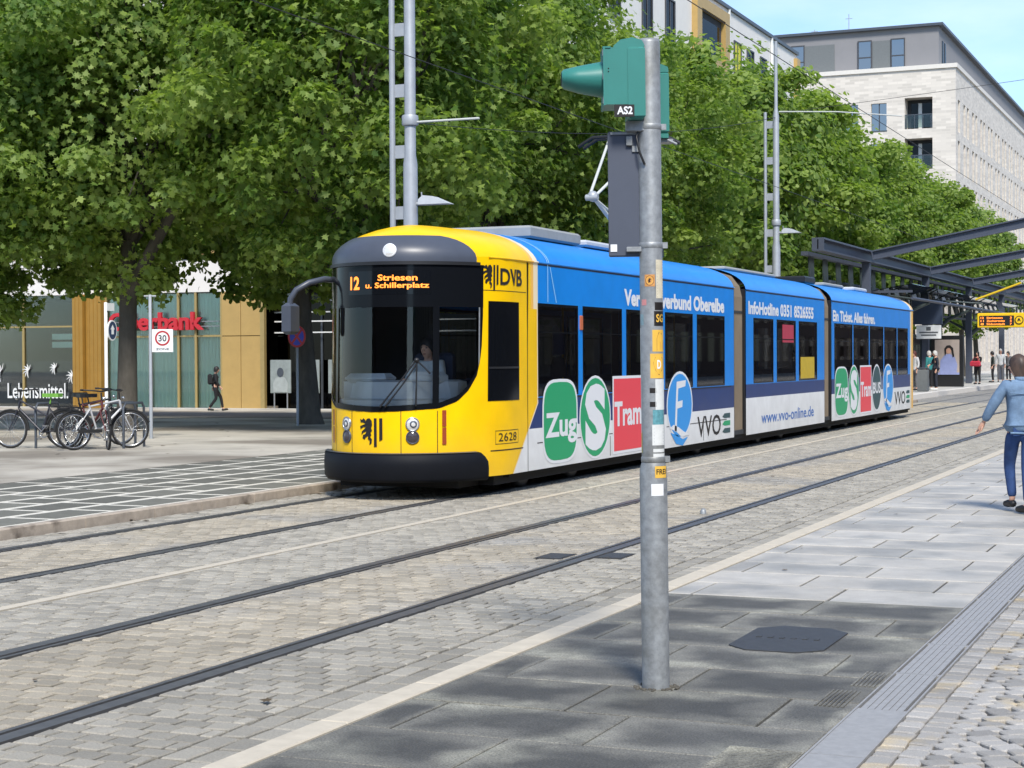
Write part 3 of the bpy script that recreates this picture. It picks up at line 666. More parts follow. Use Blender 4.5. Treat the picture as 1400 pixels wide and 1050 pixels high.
# number plates, crest, operator's letters
nf = lambda a, b, h: near(a, b, .006)
mb = MB(); text_on(mb, '2628', 1.10, 1.56, .665, .765, nf, 0, -.004); 
line(mb, 1.04, 1.62, .633, .0035); line(mb, 1.04, 1.62, .794, .0035)
for p in (rect(1.04, 1.046, .637, .79), rect(1.614, 1.62, .637, .79)): poly_on(mb, p, nf)
obj('fleet_number', mb, MT['ink'], tram)
LION = [(.30, 1.0), (.46, .92), (.40, .84), (.58, .98), (.78, 1.0), (.95, .90), (.98, .74), (.90, .64), (.97, .52), (.84, .46), (.92, .36), (.80, .30), (.96, .20), (.92, .04), (.74, .0), (.80, .14), (.62, .22), (.70, .34), (.48, .28), (.36, .18), (.20, .24), (.24, .36), (.44, .40), (.52, .50), (.30, .46), (.10, .36), (.14, .50), (.34, .58), (.50, .66), (.26, .66), (.04, .58), (.0, .70), (.22, .74), (.44, .78), (.24, .84), (.06, .84), (.0, .98), (.16, .93)]
def crest(mb, a0, a1, b0, b1, fn):
    w, h = a1 - a0, b1 - b0
    poly_on(mb, [(a0 + x * w * .56, b0 + h * .08 + y * h * .92) for x, y in LION], fn)
    poly_on(mb, rect(a0 + .62 * w, a0 + .74 * w, b0, b1), fn); poly_on(mb, [(a0 + .84 * w, b0 + .2 * h), (a0 + .97 * w, b0 + .26 * h), (a0 + .97 * w, b1), (a0 + .84 * w, b1)], fn)
mb = MB(); crest(mb, -10.6, 5.2, .635, .975, lambda a, b, h: NS(a, b, .006)); obj('crest', mb, MT['ink'], tram)
mb = MB(); crest(mb, .81, 1.09, 2.50, 2.81, nf); text_on(mb, 'DVB', 1.12, 1.76, 2.57, 2.775, nf, 0, .022); obj('operator_sign', mb, MT['ink'], tram)
# cab side window
def npatch(t0, t1, z0, z1, off, nt_=10): return [[near(t0 + (t1 - t0) * i / nt_, z, off) for i in range(nt_ + 1)] for z in (z0, z1)]
cw = obj('cab_window', MB().grid(npatch(.90, 1.66, 1.16, 2.37, .005)), MT['blackgl'], tram)
obj('window_bar', MB().grid(npatch(.91, 1.65, 1.55, 1.575, .012)), MT['black'], cw)

# roof, quarter-ellipse section
def rprof(f): f = rad(f); return HW - 1.06 * (1 - math.cos(f)), 2.88 + .45 * math.sin(f), 1.06 * (1 - math.cos(f))
PH = [0, 8, 16, 25, 34, 44, 55, 67, 80, 90]
def roof_front():
    rows = []
    for ph in PH:
        w, z, e = rprof(ph)
        r = []
        for t in (11.48, 8, 5, 3): r.append((-w, t, z))
        for a in cols: s, t = outline(a, w); r.append((s, t + e + .057, z))
        for t in (3, 5, 8, 11.48): r.append((w, t, z))
        rows.append(r)
    n = len(rows[0]); last = rows[-1]; mb = MB().grid(rows)
    fs = [(i, i + 1, n - 2 - i, n - 1 - i) for i in range(n // 2)]
    mb.add(last, fs, 0, True); return mb
obj('roof', roof_front(), LA, tram)
def roof_mid(t0, t1, tail=False):
    rows = []
    for ph in PH:
        w, z, e = rprof(ph); r = []
        tt = [t0 + (t1 - t0) * i / 6 for i in range(7)]
        if tail:
            q = [(math.sin(rad(a)), math.cos(rad(a))) for a in (90, 80, 68, 55, 40, 20, 0)]
            tc = [(w * abs(s) ** E_, t1 + .62 * (1 - (1 - abs(c) ** E_)) * 1.0 - e * .55) for s, c in q]
            r = [(-w, t, z) for t in tt] + [(-s, t, z) for s, t in tc[1:]] + [(s, t, z) for s, t in reversed(tc[1:-1])] + [(w, t, z) for t in reversed(tt)]
        else: r = None
        rows.append(r)
    if tail:
        n = len(rows[0]); mb = MB().grid(rows, flip=True); mb.add(rows[-1], [(i, i + 1, n - 2 - i, n - 1 - i) for i in range(n // 2)], 0, True); return mb
    mb = MB(); rows = []
    for ph in PH: w, z, e = rprof(ph); rows.append([(w, t0, z), (w, t1, z)])
    for ph in reversed(PH): w, z, e = rprof(ph); rows.append([(-w, t0, z), (-w, t1, z)])
    mb.grid(rows, flip=True); return mb
B0, B1, C0, C1 = 12.28, 18.62, 19.32, 29.40
obj('roof', roof_mid(B0, B1), LB, tram); obj('roof', roof_mid(C0, C1, True), LC, tram)
# grey roof cap and lamp
rows = []
for z in (2.825, 2.85, 2.88): rows.append([NS(a, z, .008) for a in [(-1 + 2 * i / 42) * 58.3 for i in range(43)]])
for ph, am in ((6, 57.6), (12, 56), (18, 54), (24, 51), (29, 47.5), (33, 43), (36, 38)):
    w, z, e = rprof(ph); r = []
    for i in range(43):
        a = (-1 + 2 * i / 42) * am; s, t = outline(a, w); n = onorm(a); r.append((s + n[0] * .008, t + e + .057 + n[1] * .008, z + .006))
    rows.append(r)
obj('roof_cap', MB().grid(rows), MT['capgrey'], tram)
nl = Vector((onorm(5)[0], onorm(5)[1], .25)).normalized(); M4 = Matrix.Translation(Vector(NS(8.0, 2.96, .012)) + Vector((0, .02, 0))) @ nl.to_track_quat('Z', 'Y').to_matrix().to_4x4()
h = obj('marker_lamp', MB().lathe([(.085, -.02), (.085, .006), (.07, .012)], 24, 0, M4), MT['white'], tram); obj('lens', MB().lathe([(.07, .010), (.04, .02), (.001, .022)], 20, 0, M4), MT['lens'], h)

# side walls with real openings
def side_wall(t0, t1, wins, zs, m, sgn, name='side_panel'):
    ts = sorted(set([t0, t1] + [v for w in wins for v in w])); zz = [SK0, .6, zs[0], zs[1], 2.9]; mb = MB()
    for a, b in zip(ts, ts[1:]):
        for z0, z1 in zip(zz, zz[1:]):
            if z0 == zs[0] and any(abs(a - w[0]) < 1e-6 and abs(b - w[1]) < 1e-6 for w in wins):
                for (q) in ([(a, z0), (b, z0)], [(b, z0), (b, z1)], [(b, z1), (a, z1)], [(a, z1), (a, z0)]):        # reveals
                    (ta, za), (tb, zb_) = q; mb.add([(sgn * HW, ta, za), (sgn * HW, tb, zb_), (sgn * (HW - .05), tb, zb_), (sgn * (HW - .05), ta, za)], [(0, 1, 2, 3)])
                continue
            f = (0, 1, 2, 3) if sgn > 0 else (3, 2, 1, 0)
            mb.add([(sgn * HW, a, z0), (sgn * HW, b, z0), (sgn * HW, b, z1), (sgn * HW, a, z1)], [f])
    obj(name, mb, m, tram)
    for a, b in wins:
        w = obj('window', MB().add([(sgn * (HW - .006), a, zs[0]), (sgn * (HW - .006), b, zs[0]), (sgn * (HW - .006), b, zs[1]), (sgn * (HW - .006), a, zs[1])], [(0, 1, 2, 3)]), MT['paneT'], tram)
        mb = MB(); g = .035; x0, x1 = sorted((sgn * (HW - .03), sgn * (HW + .0005)))
        for (p, q, r_, s_) in ((a, b, zs[0], zs[0] + g), (a, b, zs[1] - g, zs[1]), (a, a + g, zs[0] + g, zs[1] - g), (b - g, b, zs[0] + g, zs[1] - g)): mb.box(x0, x1, p, q, r_, s_)
        mb.box(*sorted((sgn * (HW - .02), sgn * (HW + .0))), a + g, b - g, 2.0, 2.018)
        obj('window_frame', mb, MT['frit'], w)
WA = [(2.29, 3.74), (3.91, 5.53), (5.71, 7.36), (7.54, 9.02), (9.24, 10.90)]
WB = [(12.80, 14.27), (14.52, 16.06), (16.31, 17.94)]
WC = [(19.60, 21.52), (21.62, 23.40), (23.50, 25.22), (25.32, 27.02), (27.12, 28.62)]
for sg in (1, -1):
    side_wall(1.93, 11.48, WA, (1.18, 2.38), LA, sg); side_wall(B0, B1, WB, (1.18, 2.39), LB, sg); side_wall(C0, C1, WC, (1.17, 2.40), LC, sg)
# tail
rows = []
for z in (SK0, .6, 1.17, 1.8, 2.4, 2.9):
    rows.append([(HW * math.copysign(abs(math.sin(rad(a))) ** E_, a), C1 + .62 * abs(math.cos(rad(a))) ** E_ - .06 * max(0, z - 1), z) for a in [90, 80, 68, 55, 40, 20, 0, -20, -40, -55, -68, -80, -90]])
obj('tail_shell', MB().grid(rows), LC, tram)
# gutters
mb = MB()
for t0, t1 in ((.90, 11.48), (B0, B1), (C0, C1)):
    mb.grid([[near(t0 + (t1 - t0) * i / 30, z, o_) for i in range(31)] for z, o_ in ((2.885, .001), (2.892, .016), (2.906, .018), (2.912, .002))])
obj('gutter', mb, livery('gutter_paint', yel=True, white=-1, navy=-1), tram)
mb = MB()
for t0, t1 in ((2.3, 11.46), (B0 + .02, B1 - .02), (C0 + .02, C1 - .3)): mb.box(HW - .002, HW + .003, t0, t1, 2.866, 2.884)
obj('gutter_shadow_gap', mb, MT['ink'], tram)
# bellows
for t0, t1 in ((11.48, B0), (B1, C0)):
    rows = []
    N = 14
    for i in range(N + 1):
        d = .05 if i % 2 else .09; t = t0 + (t1 - t0) * i / N; w = HW - d
        rows.append([(w, t, .3), (w, t, 1.2), (w, t, 2.75), (w - .05, t, 2.95), (w - .2, t, 3.14), (w - .45, t, 3.22), (-w + .45, t, 3.22), (-w + .2, t, 3.14), (-w + .05, t, 2.95), (-w, t, 1.2), (-w, t, .3)])
    obj('bellows', MB().grid(rows, smooth=False, flip=True), MT['rubber'], tram)
    obj('bellows_frame', MB().box(HW - .12, HW - .01, t0 - .0, t0 + .06, .28, 2.9).box(HW - .12, HW - .01, t1 - .06, t1, .28, 2.9), MT['black'], tram)
# end bulkheads, floor, seats
mb = MB()
for t in (11.44, B0 + .02, B1 - .04, C0 + .02): mb.box(-HW + .02, -.55, t, t + .02, .3, 2.88).box(.55, HW - .02, t, t + .02, .3, 2.88).box(-.55, .55, t, t + .02, 2.3, 2.88)
mb.box(-HW + .03, HW - .03, 1.45, 29.2, .28, .36).box(-HW + .05, HW - .05, 1.95, 29.2, 2.46, 2.5).box(-.7, .7, .6, 1.45, .28, .36).box(-.85, .85, 1.0, 1.95, 2.46, 2.5)
mb.box(-HW + .02, -.1, 1.95, 2.0, .36, 2.46).box(-.1, HW - .02, 1.95, 2.0, .36, 1.2)
obj('floor_and_ceiling', mb, MT['interior'], tram)
for t in [2.7, 3.6, 4.5, 6.2, 7.1, 8.0, 9.6, 10.5, 13.3, 14.3, 15.3, 16.6, 20.2, 21.2, 22.3, 23.4, 24.5, 25.6, 26.7, 27.8]:
    for s in (.28, -1.08):
        obj('seat', MB().box(s, s + .8, t, t + .42, .72, .80, bev=.02).box(s, s + .8, t + .40, t + .46, .72, 1.38, bev=.02), MT['seat'], tram)
for t in (3.1, 5.6, 8.6, 11.0, 15.0, 21.7, 24.0): obj('grab_pole', MB().tube([(.2, t, .36), (.2, t, 2.46)], .018, 8), MT['yellow'], tram)
db = MB()
for z0, z1, i0, i1 in ((1.02, 1.18, .08, .10), (1.18, 1.20, .10, .22), (1.20, 1.40, .22, .26), (1.40, 1.42, .26, .40)):
    db.grid([[NS(a, z0, -i0) for a in [-62 + 4 * i for i in range(32)]], [NS(a, z1, -i1) for a in [-62 + 4 * i for i in range(32)]]])
db.box(-.66, -.1, .48, .75, 1.38, 1.50, bev=.05).box(.2, .62, .52, .72, 1.36, 1.52, bev=.05).box(-.78, .78, .66, .9, .9, 1.40)
obj('dashboard', db, MT['dash'], tram)
obj('cab_wall', MB().box(-1.02, -.98, 1.05, 1.9, .4, 2.45), MT['interior'], tram)
obj('driver_seat', MB().box(-.16, .36, 1.40, 1.50, .9, 1.75, bev=.04), MT['seat'], tram)
# side print: emblems, words and web address
def nd(lay_): return lambda a, b, h: (HW + .0042 + .0016 * lay_, a, b)
def octo(a, b, ra, rb): return ell(a, b, ra, rb, 32, 3.6)
PR = [MT['white'], MT['green'], MT['red'], MT['teald'], MT['skyb'], MT['ink'], MT['bluetx']]
def emblem(name, shape, z=0):
    mb = MB(); shape(mb); obj(name, mb, PR, tram)
def zug(t0, t1, z0, z1, tz):
    def f(mb):
        c, d, ra, rb = (t0 + t1) / 2, (z0 + z1) / 2, (t1 - t0) / 2, (z1 - z0) / 2
        poly_on(mb, octo(c, d, ra, rb), nd(0), 0); poly_on(mb, octo(c, d, ra - .045, rb - .04), nd(1), 1); text_on(mb, 'Zug', t0 + .10, t1 - .05, tz - .18, tz + .24, nd(2), 0, .03)
    return f
def sbahn(t0, t1, z0, z1):
    def f(mb):
        c, d, ra, rb = (t0 + t1) / 2, (z0 + z1) / 2, (t1 - t0) / 2, (z1 - z0) / 2
        poly_on(mb, ell(c, d, ra, rb), nd(0), 0); poly_on(mb, ell(c, d, ra - .04, rb - .035), nd(1), 1); poly_on(mb, ell(c, d, ra - .15, rb - .13), nd(2), 0)
        s0, s1 = c - ra * .62, c + ra * .62
        poly_on(mb, rect(s0 - .05, s1 + .05, d - rb * .06, d + rb * .06), nd(2.4), 0)
        text_on(mb, 'S', s0 - .06, s1 + .06, d - rb * .83, d + rb * .83, nd(3), 1, .0)
    def g(mb):                                                      # green disc with a white S
        c, d, ra, rb = (t0 + t1) / 2, (z0 + z1) / 2, (t1 - t0) / 2, (z1 - z0) / 2
        poly_on(mb, ell(c, d, ra, rb), nd(0), 0); poly_on(mb, ell(c, d, ra - .04, rb - .035), nd(1), 1)
        text_on(mb, 'S', c - ra * .66, c + ra * .66, d - rb * .80, d + rb * .80, nd(2), 0, .055)
    return g
def tramsign(t0, t1, z0, z1, tz):
    def f(mb):
        poly_on(mb, rect(t0, t1, z0, z1), nd(0), 0); poly_on(mb, rect(t0 + .05, t1 - .05, z0 + .04, z1 - .04), nd(1), 2); text_on(mb, 'Tram', t0 + .07, t1 - .05, tz - .16, tz + .20, nd(2), 0, .03)
    return f
def bus(t0, t1, z0, z1, tz):
    def f(mb):
        c, d, ra, rb = (t0 + t1) / 2, (z0 + z1) / 2, (t1 - t0) / 2, (z1 - z0) / 2
        poly_on(mb, ell(c, d, ra, rb), nd(0), 0); poly_on(mb, ell(c, d, ra - .05, rb - .045), nd(1), 3); text_on(mb, 'BUS', t0 + .10, t1 - .10, tz - .13, tz + .15, nd(2), 0, .03)
    return f
def ferry(t0, t1, z0, z1):
    def f(mb):
        c, d, ra, rb = (t0 + t1) / 2, (z0 + z1) / 2, (t1 - t0) / 2, (z1 - z0) / 2
        poly_on(mb, ell(c, d + .05, ra, rb - .05), nd(0), 0); poly_on(mb, ell(c, d + .05, ra - .05, rb - .09), nd(1), 4)
        x0, w = c - ra * .42, ra * .95
        poly_on(mb, [(x0, d - .36), (x0 + .16 * w, d - .36), (x0 + .22 * w, d + .0), (x0 + .62 * w, d + .02), (x0 + .65 * w, d + .13), (x0 + .25 * w, d + .11), (x0 + .30 * w, d + .32), (x0 + .88 * w, d + .35), (x0 + .92 * w, d + .45), (x0 + .17 * w, d + .43)], nd(2), 0)
        poly_on(mb, [(c - ra * .8, d - .30), (c - ra * .3, d - .36), (c + ra * .1, d - .46), (c + ra * .75, d - .44), (c + ra * .3, d - .38), (c - ra * .1, d - .30), (c - ra * .5, d - .25)], nd(2), 0)
        poly_on(mb, [(c - ra * .72, d - .37), (c - ra * .2, d - .42), (c + ra * .2, d - .50), (c + ra * .62, d - .47), (c + ra * .2, d - .60), (c - ra * .3, d - .56)], nd(1), 4)
    return f
def vvo(t0, t1, z0, z1):
    def f(mb):
        w = t1 - t0; text_on(mb, 'VVO', t0, t0 + w * .70, z0, z1, nd(0), 5, .008)
        h = (z1 - z0)
        for k, mi in enumerate((3, 1, 3)):
            zc = z0 + h * (.03 + .37 * k); poly_on(mb, [(t0 + w * .75, zc + .08 * h), (t0 + w * .82, zc), (t0 + w, zc), (t0 + w, zc + .24 * h), (t0 + w * .82, zc + .24 * h)], nd(0), mi)
    return f
emblem('train_emblem', zug(2.42, 3.70, .29, 1.40, .72)); emblem('suburban_emblem', sbahn(3.76, 5.02, .27, 1.43))
emblem('tram_emblem', tramsign(5.10, 6.42, .29, 1.41, .84)); emblem('bus_emblem', bus(6.50, 7.42, .29, 1.43, .86)); emblem('ferry_emblem', ferry(7.60, 8.98, .26, 1.45)); emblem('network_sign', vvo(9.25, 11.22, .34, .69))
emblem('train_emblem', zug(19.62, 21.02, .31, 1.44, .82)); emblem('suburban_emblem', sbahn(21.06, 22.24, .30, 1.47)); emblem('tram_emblem', tramsign(22.34, 23.68, .31, 1.45, .86))
emblem('bus_emblem', bus(23.76, 24.92, .31, 1.47, .88)); emblem('ferry_emblem', ferry(25.10, 26.52, .26, 1.47)); emblem('network_sign', vvo(26.70, 28.85, .40, .74))
def words(name, s, t0, t1, z0, z1, mi, bold): mb = MB(); text_on(mb, s, t0, t1, z0, z1, nd(0), mi, bold); obj(name, mb, PR, tram)
words('slogan', 'Verkehrsverbund Oberelbe', 5.62, 10.86, 2.43, 2.68, 0, .045)
words('slogan', 'InfoHotline 0351 8526555', 12.45, 17.60, 2.45, 2.70, 0, .04); words('slogan', 'Ein Ticket. Alles fahren.', 19.45, 24.15, 2.44, 2.69, 0, .04)
words('web_address', 'www.vvo-online.de', 13.35, 17.60, .42, .64, 6, .01)
mb = MB()
for pts in ([(2.30, 3.22), (2.58, 3.05), (2.62, 2.90), (2.62, 2.40)], [(2.34, 3.24), (2.62, 3.05), (2.70, 2.86), (2.92, 2.40)]):
    pts = pts[2:]; (a, z1), (b, z0) = pts; poly_on(mb, [(a, z1), (a + .022, z1), (b + .022, z0), (b, z0)], nd(0))
for a0, a1 in ((2.36, 2.62), (2.40, 2.68)):
    r0, r1 = [], []
    for i in range(9):
        ph = 60 * (1 - i / 8); w, z, e = rprof(ph); t = a0 + (a1 - a0) * (i / 8) ** .6; r0.append((w + .004, t, z + .004)); r1.append((w + .004, t + .024, z + .004))
    mb.grid([r0, r1])
obj('pale_arc', mb, MT['paleb'], tram)
obj('side_reflector', MB().box(HW - .01, HW + .02, 3.80, 3.88, 2.05, 2.25, bev=.008), mat('amber_reflector', (.55, .14, .05), .3, var=0), tram)
obj('sticker', MB().box(HW - .02, HW - .003, 16.5, 17.7, 1.22, 1.66), mat('yellow_poster', (.55, .38, .02), .6, var=.1), tram)
obj('sticker', MB().box(HW - .02, HW - .003, 15.0, 15.9, 1.95, 2.30), mat('red_poster', (.42, .03, .06), .6, var=.1), tram)
obj('sticker', MB().box(HW - .03, HW - .012, 2.85, 3.25, 1.72, 2.0), mat('blue_notice', (.03, .07, .22), .6, var=.1), tram)
obj('sticker', MB().box(HW - .03, HW - .012, 2.80, 3.30, 1.42, 1.68), mat('grey_notice', (.10, .10, .11), .6, var=.2), tram)
# underframe and wheels
mb = MB().box(-.80, .80, .6, 1.2, .12, .29).box(-1.0, 1.0, 1.2, 29.5, .12, .29).box(-1.08, 1.08, 1.5, 29.3, .20, .30)
obj('underframe', mb, MT['under'], tram)
for t in (2.6, 4.4, 8.6, 10.4, 14.4, 16.2, 20.6, 22.4, 26.0, 27.8):
    for s in (-.75, .75):
        M4 = Matrix.Translation((s, t, .30)) @ Matrix.Rotation(PI / 2, 4, 'Y')
        obj('wheel', MB().lathe([(.001, -.06), (.26, -.06), (.30, -.05), (.30, .05), (.26, .06), (.001, .06)], 20, 0, M4), MT['rail'], tram)
# roof equipment
def rbox(name, s0, s1, t0, t1, z0, z1, m): return obj(name, MB().box(s0, s1, t0, t1, z0, z1, bev=.03), MT[m], tram)
rbox('roof_box', -.7, .60, 3.4, 5.3, 3.30, 3.47, 'roofeq'); rbox('roof_box', -.7, .62, 5.5, 6.9, 3.30, 3.40, 'roofpale'); rbox('roof_box', -.7, .60, 7.0, 7.9, 3.30, 3.38, 'roofeq')
rbox('roof_box', -.7, .5, 13.2, 17.0, 3.30, 3.38, 'roofeq'); rbox('roof_box', -.5, .5, 19.6, 20.6, 3.30, 3.46, 'black'); rbox('roof_box', -.7, .5, 21.5, 23.6, 3.30, 3.39, 'roofeq'); rbox('roof_box', -.7, .5, 24.8, 26.4, 3.30, 3.40, 'roofpale')
# pantograph
pg = obj('pantograph', MB().box(-.5, .5, 9.2, 9.5, 3.34, 3.5, bev=.02), MT['black'], tram)
kx = (0, 7.45, 4.22)
obj('lower_arm', MB().tube([(.0, 9.35, 3.5), kx], .035, 8).tube([(.35, 9.35, 3.5), (.05, 7.5, 4.16)], .018, 6), MT['wirepale'], pg)
obj('upper_arm', MB().tube([(.04, 7.38, 4.2), (.4, 9.3, 5.32)], .024, 8).tube([(-.04, 7.38, 4.2), (-.4, 9.3, 5.32)], .024, 8), MT['wirepale'], pg)
obj('knee_joint', MB().sphere(kx, .09, .1, .09, 10, 6).tube([(-.1, 7.4, 4.2), (.1, 7.4, 4.2)], .05, 8), MT['mast'], pg)
obj('pan_head', MB().tube([(-.85, 9.3, 5.22), (-.6, 9.3, 5.36), (.6, 9.3, 5.36), (.85, 9.3, 5.22)], .03, 8).tube([(-.85, 9.05, 5.22), (-.6, 9.05, 5.36), (.6, 9.05, 5.36), (.85, 9.05, 5.22)], .03, 8), MT['black'], pg)
# mirror on its long arm at the far corner
arm = [(-.98, .86, 2.66), (-1.04, .66, 2.67), (-1.16, .48, 2.62), (-1.28, .38, 2.53), (-1.345, .35, 2.42), (-1.35, .35, 2.34)]
mr = obj('mirror_arm', MB().tube(arm, .038, 10), MT['capgrey'], tram)
obj('mirror', MB().box(-1.415, -1.285, .25, .46, 1.98, 2.37, bev=.04), MT['capgrey'], mr)

# ------------------------------------------------------------------ building with white and gold front (bank and grocery on the ground floor)
FY = 60.0                                                            # the plane of the front facing the street corner
bk = thing('corner_building', 'white building with gold panels, bank and grocery below, behind the plane trees', 'building', (-25, FY, 0))
# local: x from 0 to the left (negative), y away, z up
def bl(X, Y=0): return X + 25, Y
ZB0, ZT1, ZT2, ZTOP = -.5, 4.42, 5.72, 19.9
LEN = 43.2
def bbox(name, x0, x1, y0, y1, z0, z1, m, parent=bk, bev=0): return obj(name, MB().box(x0, x1, y0, y1, z0, z1, bev=bev), MT[m], parent)
X_ = lambda X: X + 25
bbox('wall', -75, 0, .02, LEN, ZT1, ZTOP, 'facade')                  # body of the upper floors
bbox('fascia', -75, .06, -.06, .02, ZT1, ZT2, 'facade')
bbox('fascia_shadow_joint', -75, .0, -.0, .02, ZT2, ZT2 + .06, 'metaldk')
bbox('coping', -75.1, .12, -.12, LEN + .1, ZTOP, ZTOP + .18, 'metaldk')
bbox('shop_back_wall', -75, 0, 5, 5.2, ZB0, ZT1, 'shoproom'); bbox('shop_ceiling', -75, 0, .3, 5, ZT1 - .1, ZT1 - .02, 'shoproom'); bbox('side_wall', -.3, 0, .3, LEN, ZB0, ZT1, 'facade')
bbox('plinth', -75, -11.2, -.25, .12, ZB0 - .3, ZB0 + .17, 'stone'); bbox('plinth', -11.2, 0, -.25, .12, ZB0 - .3, ZB0 + .17, 'stone')
bbox('fluted_column', X_(-45.42), X_(-44.9), -.5, .0, ZB0 - .1, ZT1 - .002, 'goldcol'); bbox('fluted_column', X_(-44.86), X_(-44.1), -.32, .0, ZB0 - .1, ZT1 - .002, 'goldcol')
for x in (-45.3, -45.1, -44.7, -44.5, -44.3): bbox('flute', X_(x), X_(x) + .03, -.52 if x < -44.9 else -.34, -.3, ZB0, ZT1 - .01, 'goldcol')
# gold panels right of the bank windows
for a, b in ((-38.3, -37.42), (-37.39, -36.5)):
    bbox('gold_panel', X_(a), X_(b), -.10, .0, 2.62, ZT1 - .004, 'gold'); bbox('gold_panel', X_(a), X_(b), -.10, .0, ZB0 + .1, 2.59, 'gold')
bbox('gold_edge', X_(-36.49), X_(-36.30), -.12, .06, ZB0 + .1, ZT1 - .004, 'goldfr')
# bank windows: mullions, pale curtains behind glass
mull = [-44.05, -42.9, -41.85, -40.45, -39.6, -38.36]
for x in mull: bbox('mullion', X_(x) - .05, X_(x) + .05, -.05, .08, ZB0 + .1, ZT1 - .004, 'goldfr')
for a, b in zip(mull, mull[1:]):
    for z0, z1 in ((ZB0 + .17, 2.58), (2.66, ZT1 - .03)):
        g = obj('shop_window', MB().box(X_(a) + .05, X_(b) - .05, .01, .03, z0, z1), MT['paneB'], bk)
    bbox('transom', X_(a) + .05, X_(b) - .05, -.03, .06, 2.58, 2.66, 'goldfr')
    rows = [[(X_(a) + (X_(b) - X_(a)) * i / 24, .16 + .05 * math.sin(i * 1.9), z) for i in range(25)] for z in (ZB0 + .1, ZT1 - .05)]
    obj('curtain', MB().grid(rows), MT['curtain'], bk)
mb = MB(); tf = lambda a, b, h: (X_(a), -.16 - h, b)
v = text2d('Oberbank', .02)
def letters3(s, a0, a1, b0, b1, y0, y1, bold=.02):
    mb = MB(); text_on(mb, s, a0, a1, b0, b1, lambda a, b, h: (X_(a), y0, b), 0, bold); n0 = len(mb.v)
    n = len(mb.v); fs = list(mb.f); mb.add([(x, y1, z) for x, y, z in mb.v[:n]], [tuple(reversed(f)) for f in fs])
    cnt = {}
    for f in fs:
        for i in range(len(f)):
            e = (f[i], f[(i + 1) % len(f)]); cnt[tuple(sorted(e))] = cnt.get(tuple(sorted(e)), 0) + 1
    for f in fs:
        for i in range(len(f)):
            e = (f[i], f[(i + 1) % len(f)])
            if cnt[tuple(sorted(e))] == 1: mb.f.append((e[0], e[1], e[1] + n, e[0] + n)); mb.m.append(0); mb.sm.append(False)
    return mb
obj('bank_letters', letters3('Oberbank', -43.75, -39.12, 2.86, 3.62, -.26, -.14, .03), MT['redsign'], bk)
for z in (3.2, 3.0): bbox('letter_rail', X_(-43.8), X_(-38.4), -.13, -.10, z, z + .03, 'galv')
# grocery: dark glazing with a printed banner
gm = [-75, -56, -52.6, -50.9, -48.35, -45.42]
for x in gm[1:-1]: bbox('mullion', X_(x) - .05, X_(x) + .05, -.05, .08, ZB0 + .1, ZT1 - .004, 'goldfr')
for a, b in zip(gm, gm[1:]):
    obj('shop_window', MB().box(X_(a) + .05, X_(b) - .05, .01, .03, ZB0 + .17, ZT1 - .02), MT['paneB'], bk)
bbox('transom', X_(-56), X_(-45.45), -.04, .07, 3.05, 3.12, 'goldfr')
bbox('gold_panel', X_(-56), X_(-50.6), -.09, .0, 1.75, 3.04, 'gold')
for a, b in zip(gm[1:], gm[2:]): bbox('shop_banner', X_(a) + .06, X_(b) - .06, .035, .05, ZB0 + .17, 1.62, 'banner')
mb = MB(); text_on(mb, 'Lebensmittel.', X_(-49.2), X_(-46.0), .02, .68, lambda a, b, h: (a, -.055, b), 0, .01)
obj('banner_words', mb, MT['offwhite'], bk)
mb = MB()
for cx, cz, s in ((-49.6, 1.15, .42), (-48.1, 1.2, .3), (-46.7, 1.3, .26), (-45.8, .95, .3)):   # chalk drawn vegetables
    for k in range(7):
        t = rad(50 + 35 * k); mb.tube([(X_(cx), -.06, cz), (X_(cx) + math.cos(t) * s * .5, -.06, cz + math.sin(t) * s * .55), (X_(cx) + math.cos(t + .25) * s, -.06, cz + math.sin(t + .25) * s)], [.02, .03, .008], 5)
obj('banner_drawing', mb, MT['offwhite'], bk, kind='stuff')
mb = MB(); mb.sphere((X_(-50.35), -.05, .55), .26, .03, .42, 12, 8); obj('banner_pear', mb, MT['yellowbl'], bk)
mb = MB()
for a, b, z in ((-47.8, -46.2, 2.2), (-47.8, -46.2, 2.55)): mb.box(X_(a), X_(b), 1.2, 1.6, z, z + .25)
obj('shelf', mb, MT['curtain'], bk, kind='stuff')
# entrance recess: dark with pale rails
obj('entrance_glass', MB().box(X_(-36.28), X_(-26.5), .9, .92, ZB0, ZT1 - .1), MT['windark'], bk)
for z in (2.70, 3.15, 3.52): bbox('pale_rail', X_(-36.25), X_(-26.5), .6, .66, z, z + .05, 'offwhite')
for x in (-34.2, -31.8, -29.4): bbox('mullion', X_(x) - .04, X_(x) + .04, .84, .98, ZB0, ZT1 - .11, 'metaldk')
bbox('ceiling_light', X_(-33.6), X_(-33.2), .4, .7, 3.98, 4.02, 'offwhite')
bbox('upper_pane', X_(-36.25), X_(-35.2), .5, .52, 3.55, ZT1 - .1, 'paneB')
# upper floors of the corner front: gold fields and windows
k = 0
for fl in range(4):
    z0 = 5.95 + fl * 3.45
    for i in range(13):
        x = -4.2 - i * 5.4
        if (i + fl) % 2 == 0: bbox('gold_field', x - 2.0, x + 2.0, -.03, .018, z0, z0 + 2.5, 'gold')
        w = bbox('window', x - 1.0, x + 1.0, -.045, -.032, z0 + .1, z0 + 2.4, 'windark'); bbox('frame', x - .04, x + .04, -.06, -.046, z0 + .1, z0 + 2.4, 'winfr', w)
